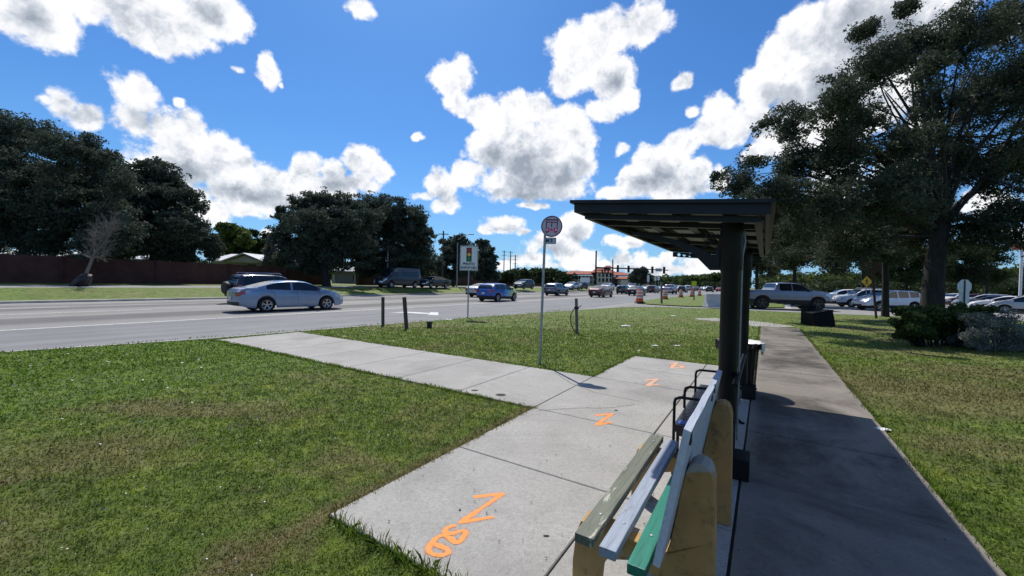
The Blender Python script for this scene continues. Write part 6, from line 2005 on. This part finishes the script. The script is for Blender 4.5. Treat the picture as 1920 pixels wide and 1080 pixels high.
# tufts hanging over the slab and path edges
def edge_tufts():
    out = []
    lines = [((2.43, 1.6), (2.43, 4.42), 1500), ((.9, 1.60), (2.40, 1.585), 700), ((2.43, 4.42), (11.3, 4.42), 3200), ((2.43, 6.5), (11.3, 6.5), 3200), ((2.43, 6.5), (2.43, 8.95), 1200), ((.15, 8.97), (2.43, 8.97), 900), ((-1.2, 1.0), (-1.2, 19), 4200), ((.13, 9), (.13, 19), 1800), ((11.4, 4.3), (11.4, 6.6), 500), ((12.95, -2), (9.75, 23.5), 900)]
    for (a, b_, n) in lines:
        t = RNG.random(n) ; t = np.sort(t)
        den = RNG.random(n) < (.35 + .65 * (np.sin(t * 47 + a[0]) * np.sin(t * 19 + a[1] * 3) > -.25))
        t = t[den]; n = len(t)
        u = a[0] + (b_[0] - a[0]) * t + RNG.normal(0, .022, n); v = a[1] + (b_[1] - a[1]) * t + RNG.normal(0, .022, n)
        x = SD * v - CD * u; y = CD * v + SD * u
        rr = np.hypot(x, y); sc = np.clip(rr / 3, 1, 3.5)
        h = RNG.uniform(.025, .065, n); w = .005 * sc
        th = RNG.uniform(0, 2 * math.pi, n); bx = np.stack([np.cos(th), np.sin(th), 0 * th], 1) * w[:, None] / 2
        ph = RNG.uniform(0, 2 * math.pi, n); ln = RNG.uniform(.2, .9, n)
        tip = np.stack([np.cos(ph) * h * ln, np.sin(ph) * h * ln, h * np.sqrt(1 - ln ** 2 * .9)], 1)
        b0 = np.stack([x, y, 0 * x], 1); mid = b0 + tip * .55 + np.array([0, 0, .006])
        if a == (.9, 1.60):
            tip = tip * RNG.uniform(1.0, 2.3, n)[:, None]; mid = b0 + tip * .5 + np.array([0, 0, .02])
        out.append(np.stack([b0 - bx, b0 + bx, mid + bx * .8, b0 + tip, mid - bx * .8], 1).reshape(-1, 3))
    return np.concatenate(out)
o = raw_mesh('grass', edge_tufts(), 5, 'blades'); o['kind'] = 'stuff'; o['label'] = 'grass tufts growing over the pavement edges'
# clover flowers and pale flecks scattered in the turf
n = 1500
az = RNG.uniform(math.atan(-1.36), math.atan(1.3), n); rr = 1.5 * (22 / 1.5) ** RNG.random(n)
x = rr * np.sin(az); y = rr * np.cos(az); u = -CD * x + SD * y; v = SD * x + CD * y
clump = np.sin(x * 2.3 + 1) * np.sin(y * 1.9 + 2) + np.sin(x * .9 + y * 1.1) > -.1
ok = inside_lawn(u, v) & clump & (u > 1.0)
x, y, rr = x[ok], y[ok], rr[ok]; n = len(x)
s = .0055 * np.clip(rr / 3.2, 1, 3.0) * RNG.uniform(.5, 1.3, n)
c = np.stack([x, y, RNG.uniform(.012, .035, n)], 1)
a = RNG.normal(size=(n, 3)); a[:, 2] *= .4; a /= np.linalg.norm(a, axis=1)[:, None]; b_ = np.cross(a, RNG.normal(size=(n, 3))); b_ /= np.linalg.norm(b_, axis=1)[:, None]
a *= s[:, None]; b_ *= s[:, None]
o = raw_mesh('clover_flowers', np.stack([c - a, c + b_, c + a, c - b_], 1).reshape(-1, 3), 4, 'litter'); o['kind'] = 'stuff'; o['label'] = 'tiny white flowers scattered in the turf'
# fallen leaves and debris on the slab and sidewalk
n = 420
u = RNG.uniform(-1.15, 2.4, n); v = RNG.uniform(1.7, 12, n)
ok = (u < .1) | (v < 8.9); u, v = u[ok], v[ok]; n = len(u)
x = SD * v - CD * u; y = CD * v + SD * u
s = RNG.uniform(.004, .013, n)
c = np.stack([x, y, np.full(n, .032)], 1); th = RNG.uniform(0, 6.28, n)
a = np.stack([np.cos(th), np.sin(th), RNG.uniform(-.2, .2, n)], 1) * s[:, None]; b_ = np.stack([-np.sin(th), np.cos(th), RNG.uniform(-.2, .2, n)], 1) * s[:, None] * .5
o = raw_mesh('leaf_debris', np.stack([c - a, c + b_, c + a, c - b_], 1).reshape(-1, 3), 4, 'soil'); o['kind'] = 'stuff'; o['label'] = 'dry leaf crumbs lying on the pavement'

# ------------------------------------------------------------------ sun and sky
SUN_EL = R_(56.6)
SUN_AZ = R_(-17.0)       # left of straight ahead
sd_ = Vector((math.sin(SUN_AZ) * math.cos(SUN_EL), math.cos(SUN_AZ) * math.cos(SUN_EL), math.sin(SUN_EL)))
sl = bpy.data.lights.new('sun', 'SUN'); sl.energy = 4.4; sl.angle = R_(0.53); sl.color = (1.0, 0.945, 0.85)
so = bpy.data.objects.new('sun', sl); COL.objects.link(so)
so.rotation_euler = sd_.to_track_quat('Z', 'Y').to_euler()
so.location = sd_ * 100

world = bpy.data.worlds.new('World'); scene.world = world; world.use_nodes = True
wt = world.node_tree
for n_ in list(wt.nodes):
    wt.nodes.remove(n_)
outw = wt.nodes.new('ShaderNodeOutputWorld'); bg = wt.nodes.new('ShaderNodeBackground')
SKY_STR = 0.12
bg.inputs['Strength'].default_value = SKY_STR
wt.links.new(bg.outputs[0], outw.inputs[0])
sky = wt.nodes.new('ShaderNodeTexSky'); sky.sky_type = 'NISHITA'; sky.sun_disc = False
sky.sun_elevation = SUN_EL; sky.sun_rotation = SUN_AZ; sky.altitude = 10; sky.air_density = 1.0; sky.dust_density = 0.6; sky.ozone_density = 2.2
hs = wt.nodes.new('ShaderNodeHueSaturation'); hs.inputs['Saturation'].default_value = 1.15; hs.inputs['Value'].default_value = 1.0
wt.links.new(sky.outputs[0], hs.inputs['Color'])
tc = wt.nodes.new('ShaderNodeTexCoord'); gen = tc.outputs['Generated']
nrm = wt.nodes.new('ShaderNodeVectorMath'); nrm.operation = 'NORMALIZE'; wt.links.new(gen, nrm.inputs[0]); dv = nrm.outputs[0]
sp_ = wt.nodes.new('ShaderNodeSeparateXYZ'); wt.links.new(dv, sp_.inputs[0])
az = mth(wt, 'ARCTAN2', sp_.outputs[0], sp_.outputs[1]); el = mth(wt, 'ARCSINE', sp_.outputs[2])
# domain warp: several sizes of billow
def vnoise(scale, detail, rough):
    n_ = wt.nodes.new('ShaderNodeTexNoise'); n_.inputs['Scale'].default_value = scale; n_.inputs['Detail'].default_value = detail; n_.inputs['Roughness'].default_value = rough
    wt.links.new(dv, n_.inputs['Vector']); return n_
w1 = vnoise(9.0, 4, .6)
ws2 = wt.nodes.new('ShaderNodeSeparateColor'); wt.links.new(w1.outputs['Color'], ws2.inputs[0])
AMP = .055
azw = mth(wt, 'ADD', az, mth(wt, 'MULTIPLY', mth(wt, 'SUBTRACT', ws2.outputs[0], .5), AMP))
elw = mth(wt, 'ADD', el, mth(wt, 'MULTIPLY', mth(wt, 'SUBTRACT', ws2.outputs[1], .5), AMP))
cmb = wt.nodes.new('ShaderNodeCombineXYZ'); wt.links.new(azw, cmb.inputs[0]); wt.links.new(elw, cmb.inputs[1]); cv_ = cmb.outputs[0]


def az_el(px, py):
    d = ray(px, py).normalized()
    return math.atan2(d.x, d.y), math.asin(d.z)


def field(blobs):
    """highest of a set of soft elliptical masses in azimuth / elevation"""
    acc = None
    for t in blobs:
        px, py, rx, ry = t[:4]
        a, e = az_el(px, py)
        ra_ = abs(az_el(px + rx, py)[0] - az_el(px - rx, py)[0]) / 2; re_ = abs(az_el(px, py - ry)[1] - az_el(px, py + ry)[1]) / 2
        s = wt.nodes.new('ShaderNodeVectorMath'); s.operation = 'MULTIPLY_ADD'
        wt.links.new(cv_, s.inputs[0]); s.inputs[1].default_value = (1 / ra_, 1 / re_, 0); s.inputs[2].default_value = (-a / ra_, -e / re_, 0)
        d = wt.nodes.new('ShaderNodeVectorMath'); d.operation = 'DOT_PRODUCT'; wt.links.new(s.outputs[0], d.inputs[0]); wt.links.new(s.outputs[0], d.inputs[1])
        if acc is None:
            acc = d.outputs['Value']
        else:
            m_ = wt.nodes.new('ShaderNodeMath'); m_.operation = 'SMOOTH_MIN'; wt.links.new(acc, m_.inputs[0]); wt.links.new(d.outputs['Value'], m_.inputs[1]); m_.inputs[2].default_value = .35
            acc = m_.outputs[0]
    return mth(wt, 'SUBTRACT', 1.0, mth(wt, 'SQRT', mth(wt, 'MAXIMUM', acc, 0.0)))


CLOUDS = [
    # top left sheets
    (60, 30, 105, 66), (150, 10, 80, 40), (240, 50, 70, 40), (110, 70, 48, 24), (210, 5, 120, 45), (310, 40, 120, 66), (410, 30, 72, 48), (300, 92, 40, 24), (640, -60, 60, 40),
    (498, 142, 25, 40), (437, 128, 17, 11), (342, 190, 13, 9), (520, 165, 8, 10), (675, 8, 36, 22), (690, 22, 20, 14),
    # left edge puff
    (120, 200, 42, 32), (165, 220, 38, 24), (85, 190, 22, 14),
    # long cumulus on the left
    (258, 180, 52, 46), (250, 225, 45, 42), (310, 245, 60, 52), (358, 248, 46, 44), (330, 300, 100, 62), (300, 330, 90, 60), (480, 370, 80, 40), (620, 355, 70, 36), (408, 290, 52, 50), (448, 300, 36, 44), (430, 345, 70, 44), (520, 335, 50, 34), (572, 322, 38, 36), (560, 360, 110, 32), (628, 330, 34, 34),
    (680, 300, 48, 48), (712, 320, 24, 28), (672, 345, 50, 22), (400, 402, 36, 24), (460, 400, 34, 10), (350, 375, 60, 40),
    # centre tail, puff and the big cumulus
    (850, 142, 40, 38), (858, 185, 26, 34), (868, 212, 10, 16), (783, 258, 14, 8),
    (905, 212, 40, 40), (960, 215, 50, 44), (1010, 205, 44, 38), (945, 245, 52, 46), (1045, 225, 52, 42), (1085, 262, 38, 42), (1095, 310, 32, 36), (910, 285, 58, 44), (1000, 290, 95, 66), (1060, 345, 56, 34), (975, 350, 85, 30), (875, 325, 40, 30), (820, 350, 42, 30), (840, 385, 32, 22), (790, 370, 26, 14), (1000, 385, 40, 8),
    # upper right of centre
    (1075, 85, 58, 50), (1140, 60, 66, 56), (1205, 40, 58, 52), (1060, 150, 40, 34), (1110, 120, 50, 50), (1150, 150, 44, 52), (1135, 205, 34, 32), (1180, 190, 20, 24), (1165, 278, 16, 18), (1290, 155, 23, 24),
    # big right bank
    (1640, 40, 180, 90), (1500, 70, 58, 62), (1455, 110, 40, 48), (1430, 165, 44, 50), (1540, 160, 110, 90), (1410, 215, 48, 40), (1480, 250, 80, 60), (1345, 205, 40, 34), (1330, 245, 46, 30), (1370, 240, 40, 40), (1300, 215, 18, 12), (1650, 170, 90, 90),
    (1240, 300, 58, 46), (1270, 270, 44, 34), (1200, 340, 48, 32), (1310, 320, 34, 34), (1270, 350, 74, 30), (1150, 362, 34, 14), (1420, 285, 30, 26), (1350, 330, 30, 30),
    # low puffs
    (950, 425, 40, 18), (920, 436, 22, 9), (985, 438, 20, 8), (1085, 425, 34, 36), (1045, 455, 60, 26), (1075, 480, 60, 22), (1175, 452, 42, 13), (1150, 448, 18, 10), (1210, 492, 40, 18), (1250, 488, 24, 16), (1165, 485, 22, 18), (1195, 475, 20, 18), (1300, 492, 34, 18), (990, 485, 60, 18), (1000, 470, 20, 12), (945, 495, 30, 12), (1120, 500, 160, 14), (1250, 505, 120, 12), (880, 480, 20, 20),
    # behind the trees
    (1730, 220, 44, 44), (1700, 320, 80, 40), (1890, 62, 34, 26), (1850, 380, 60, 40), (1900, 450, 40, 30), (1560, 330, 60, 50), (500, 440, 20, 14), (20, 360, 60, 30),
]
# generic cumulus out of the picture, so that the rest of the sky lights the place the same way
for a_, e_, rx_, ry_ in ((75, 25, 14, 6), (105, 45, 12, 8), (140, 20, 16, 6), (170, 50, 18, 9), (-70, 30, 13, 7), (-100, 18, 16, 6), (-135, 45, 15, 9), (20, 75, 14, 8), (-30, 62, 9, 6)):
    CLOUDS.append(('ae', R_(a_), R_(e_), R_(rx_), R_(ry_)))
GREY = [(60, 25, 70, 40), (260, 25, 110, 44), (400, 30, 40, 24), (340, 320, 90, 40), (470, 365, 130, 22), (640, 350, 60, 18), (265, 225, 40, 24), (560, 372, 100, 14), (985, 320, 88, 54), (925, 300, 40, 44), (1060, 330, 40, 44), (990, 365, 90, 20), (830, 370, 34, 16), (1640, 60, 140, 80), (1560, 170, 80, 66), (1480, 190, 40, 50), (1250, 330, 60, 30), (1300, 350, 60, 18), (1040, 470, 50, 18), (1085, 440, 18, 22), (960, 434, 30, 8), (1160, 160, 20, 24), (1185, 456, 26, 6), (1430, 240, 36, 24), (150, 225, 40, 12), (1210, 504, 50, 8)]
_ae = az_el
def field2(bl):
    norm = []
    for t in bl:
        norm.append(t)
    return norm
def field_mixed(blobs):
    acc = None
    for t in blobs:
        if t[0] == 'ae':
            a, e, ra_, re_ = t[1:]
        else:
            px, py, rx, ry = t
            a, e = az_el(px, py)
            ra_ = abs(az_el(px + rx, py)[0] - az_el(px - rx, py)[0]) / 2; re_ = abs(az_el(px, py - ry)[1] - az_el(px, py + ry)[1]) / 2
        s = wt.nodes.new('ShaderNodeVectorMath'); s.operation = 'MULTIPLY_ADD'
        wt.links.new(cv_, s.inputs[0]); s.inputs[1].default_value = (1 / ra_, 1 / re_, 0); s.inputs[2].default_value = (-a / ra_, -e / re_, 0)
        d = wt.nodes.new('ShaderNodeVectorMath'); d.operation = 'LENGTH'; wt.links.new(s.outputs[0], d.inputs[0])
        # depth measured in angle, so that the edge detail has one size on every cloud
        k = 0.35 * min(ra_, re_) + .012
        dd = mth(wt, 'MULTIPLY', mth(wt, 'SUBTRACT', 1.0, d.outputs['Value']), min(1.0, k / .035))
        acc = dd if acc is None else mth(wt, 'SMOOTH_MAX', acc, dd, .12)
    return acc
Dm = field_mixed(CLOUDS)
Gm = field_mixed(GREY)
# billowing edge: big soft billows, smaller billows, and a fine wispy fringe
def nz(vec, scale, detail, rough):
    n_ = wt.nodes.new('ShaderNodeTexNoise'); n_.inputs['Scale'].default_value = scale; n_.inputs['Detail'].default_value = detail; n_.inputs['Roughness'].default_value = rough
    wt.links.new(vec, n_.inputs['Vector']); return n_
def relief(off):
    sh = wt.nodes.new('ShaderNodeVectorMath'); sh.operation = 'ADD'; wt.links.new(dv, sh.inputs[0]); sh.inputs[1].default_value = tuple(off)
    wv = nz(sh.outputs[0], 22, 4, .6)
    wp = wt.nodes.new('ShaderNodeVectorMath'); wp.operation = 'MULTIPLY_ADD'; wt.links.new(wv.outputs['Color'], wp.inputs[0]); wp.inputs[1].default_value = (.05, .05, .05); wt.links.new(sh.outputs[0], wp.inputs[2])
    vo = wt.nodes.new('ShaderNodeTexVoronoi'); vo.feature = 'SMOOTH_F1'; vo.inputs['Scale'].default_value = 11; vo.inputs['Smoothness'].default_value = .5; vo.inputs['Detail'].default_value = 3.0; vo.inputs['Roughness'].default_value = .52; vo.inputs['Lacunarity'].default_value = 2.4
    wt.links.new(wp.outputs[0], vo.inputs['Vector'])
    return mth(wt, 'SUBTRACT', .5, vo.outputs['Distance'])
r0_ = relief((0, 0, 0))
r1_ = relief(tuple(sd_ * .016 + Vector((0, 0, .006))))
fb = nz(dv, 30, 10, .66).outputs['Fac']
fb2 = nz(dv, 9, 6, .60).outputs['Fac']
edge = mth(wt, 'ADD', mth(wt, 'ADD', mth(wt, 'MULTIPLY', r0_, .50), mth(wt, 'MULTIPLY', mth(wt, 'SUBTRACT', fb, .5), .86)), mth(wt, 'MULTIPLY', mth(wt, 'SUBTRACT', fb2, .5), .45))
dens = mth(wt, 'ADD', mth(wt, 'ADD', mth(wt, 'MULTIPLY', Dm, 1.15), .205), mth(wt, 'MULTIPLY', edge, .85))
mr = wt.nodes.new('ShaderNodeMapRange'); mr.interpolation_type = 'SMOOTHSTEP'; mr.inputs['From Min'].default_value = -.02; mr.inputs['From Max'].default_value = .30
wt.links.new(dens, mr.inputs['Value']); cover = mr.outputs[0]
# brightness: thin rims and sunward billows white, thick middles and bases grey
gsh = mth(wt, 'ADD', mth(wt, 'MULTIPLY', Gm, 1.1), mth(wt, 'MULTIPLY', mth(wt, 'SUBTRACT', fb2, .5), 1.2))
gm = wt.nodes.new('ShaderNodeMapRange'); gm.interpolation_type = 'SMOOTHSTEP'; gm.inputs['From Min'].default_value = -.45; gm.inputs['From Max'].default_value = 1.1
wt.links.new(gsh, gm.inputs['Value'])
rel = mth(wt, 'MULTIPLY', mth(wt, 'SUBTRACT', r1_, r0_), 1.0)
detail = mth(wt, 'ADD', rel, mth(wt, 'MULTIPLY', mth(wt, 'SUBTRACT', fb, .5), -.22))
thick = wt.nodes.new('ShaderNodeMapRange'); thick.inputs['From Min'].default_value = .15; thick.inputs['From Max'].default_value = 1.0; thick.inputs['To Max'].default_value = .24
wt.links.new(dens, thick.inputs['Value'])
gt_ = mth(wt, 'ADD', mth(wt, 'ADD', mth(wt, 'MULTIPLY', gm.outputs[0], .88), thick.outputs[0]), detail, clamp=True)
K = 1 / SKY_STR
cc = ramp(wt, gt_, [(0.0, (1.0, 1.0, 1.0)), (0.25, (.86, .87, .90)), (0.55, (.58, .62, .68)), (1.0, (.33, .37, .43))])
ccs = wt.nodes.new('ShaderNodeVectorMath'); ccs.operation = 'SCALE'; wt.links.new(cc.outputs[0], ccs.inputs[0]); ccs.inputs['Scale'].default_value = K * 0.90
tint = mixc(wt, 1.0, hs.outputs[0], (0.32, 0.60, 0.88), 'MULTIPLY')
hz = mth(wt, 'POWER', 2.718, mth(wt, 'MULTIPLY', mth(wt, 'MAXIMUM', el, 0.0), -6.5))
tint = mixc(wt, mth(wt, 'MULTIPLY', hz, .8), tint, tuple(c_ * K for c_ in (0.27, 0.48, 0.74)))
fin = mixc(wt, mth(wt, 'MULTIPLY', cover, .97), tint, ccs.outputs[0])
wt.links.new(fin, bg.inputs['Color'])
world.cycles.sampling_method = 'MANUAL'; world.cycles.sample_map_resolution = 512

scene.view_settings.view_transform = 'Standard'
scene.view_settings.look = 'None'
scene.view_settings.exposure = 0.25
scene.view_settings.gamma = 1.0
scene.cycles.max_bounces = 6
scene.cycles.diffuse_bounces = 3
scene.cycles.glossy_bounces = 3
scene.cycles.transparent_max_bounces = 8
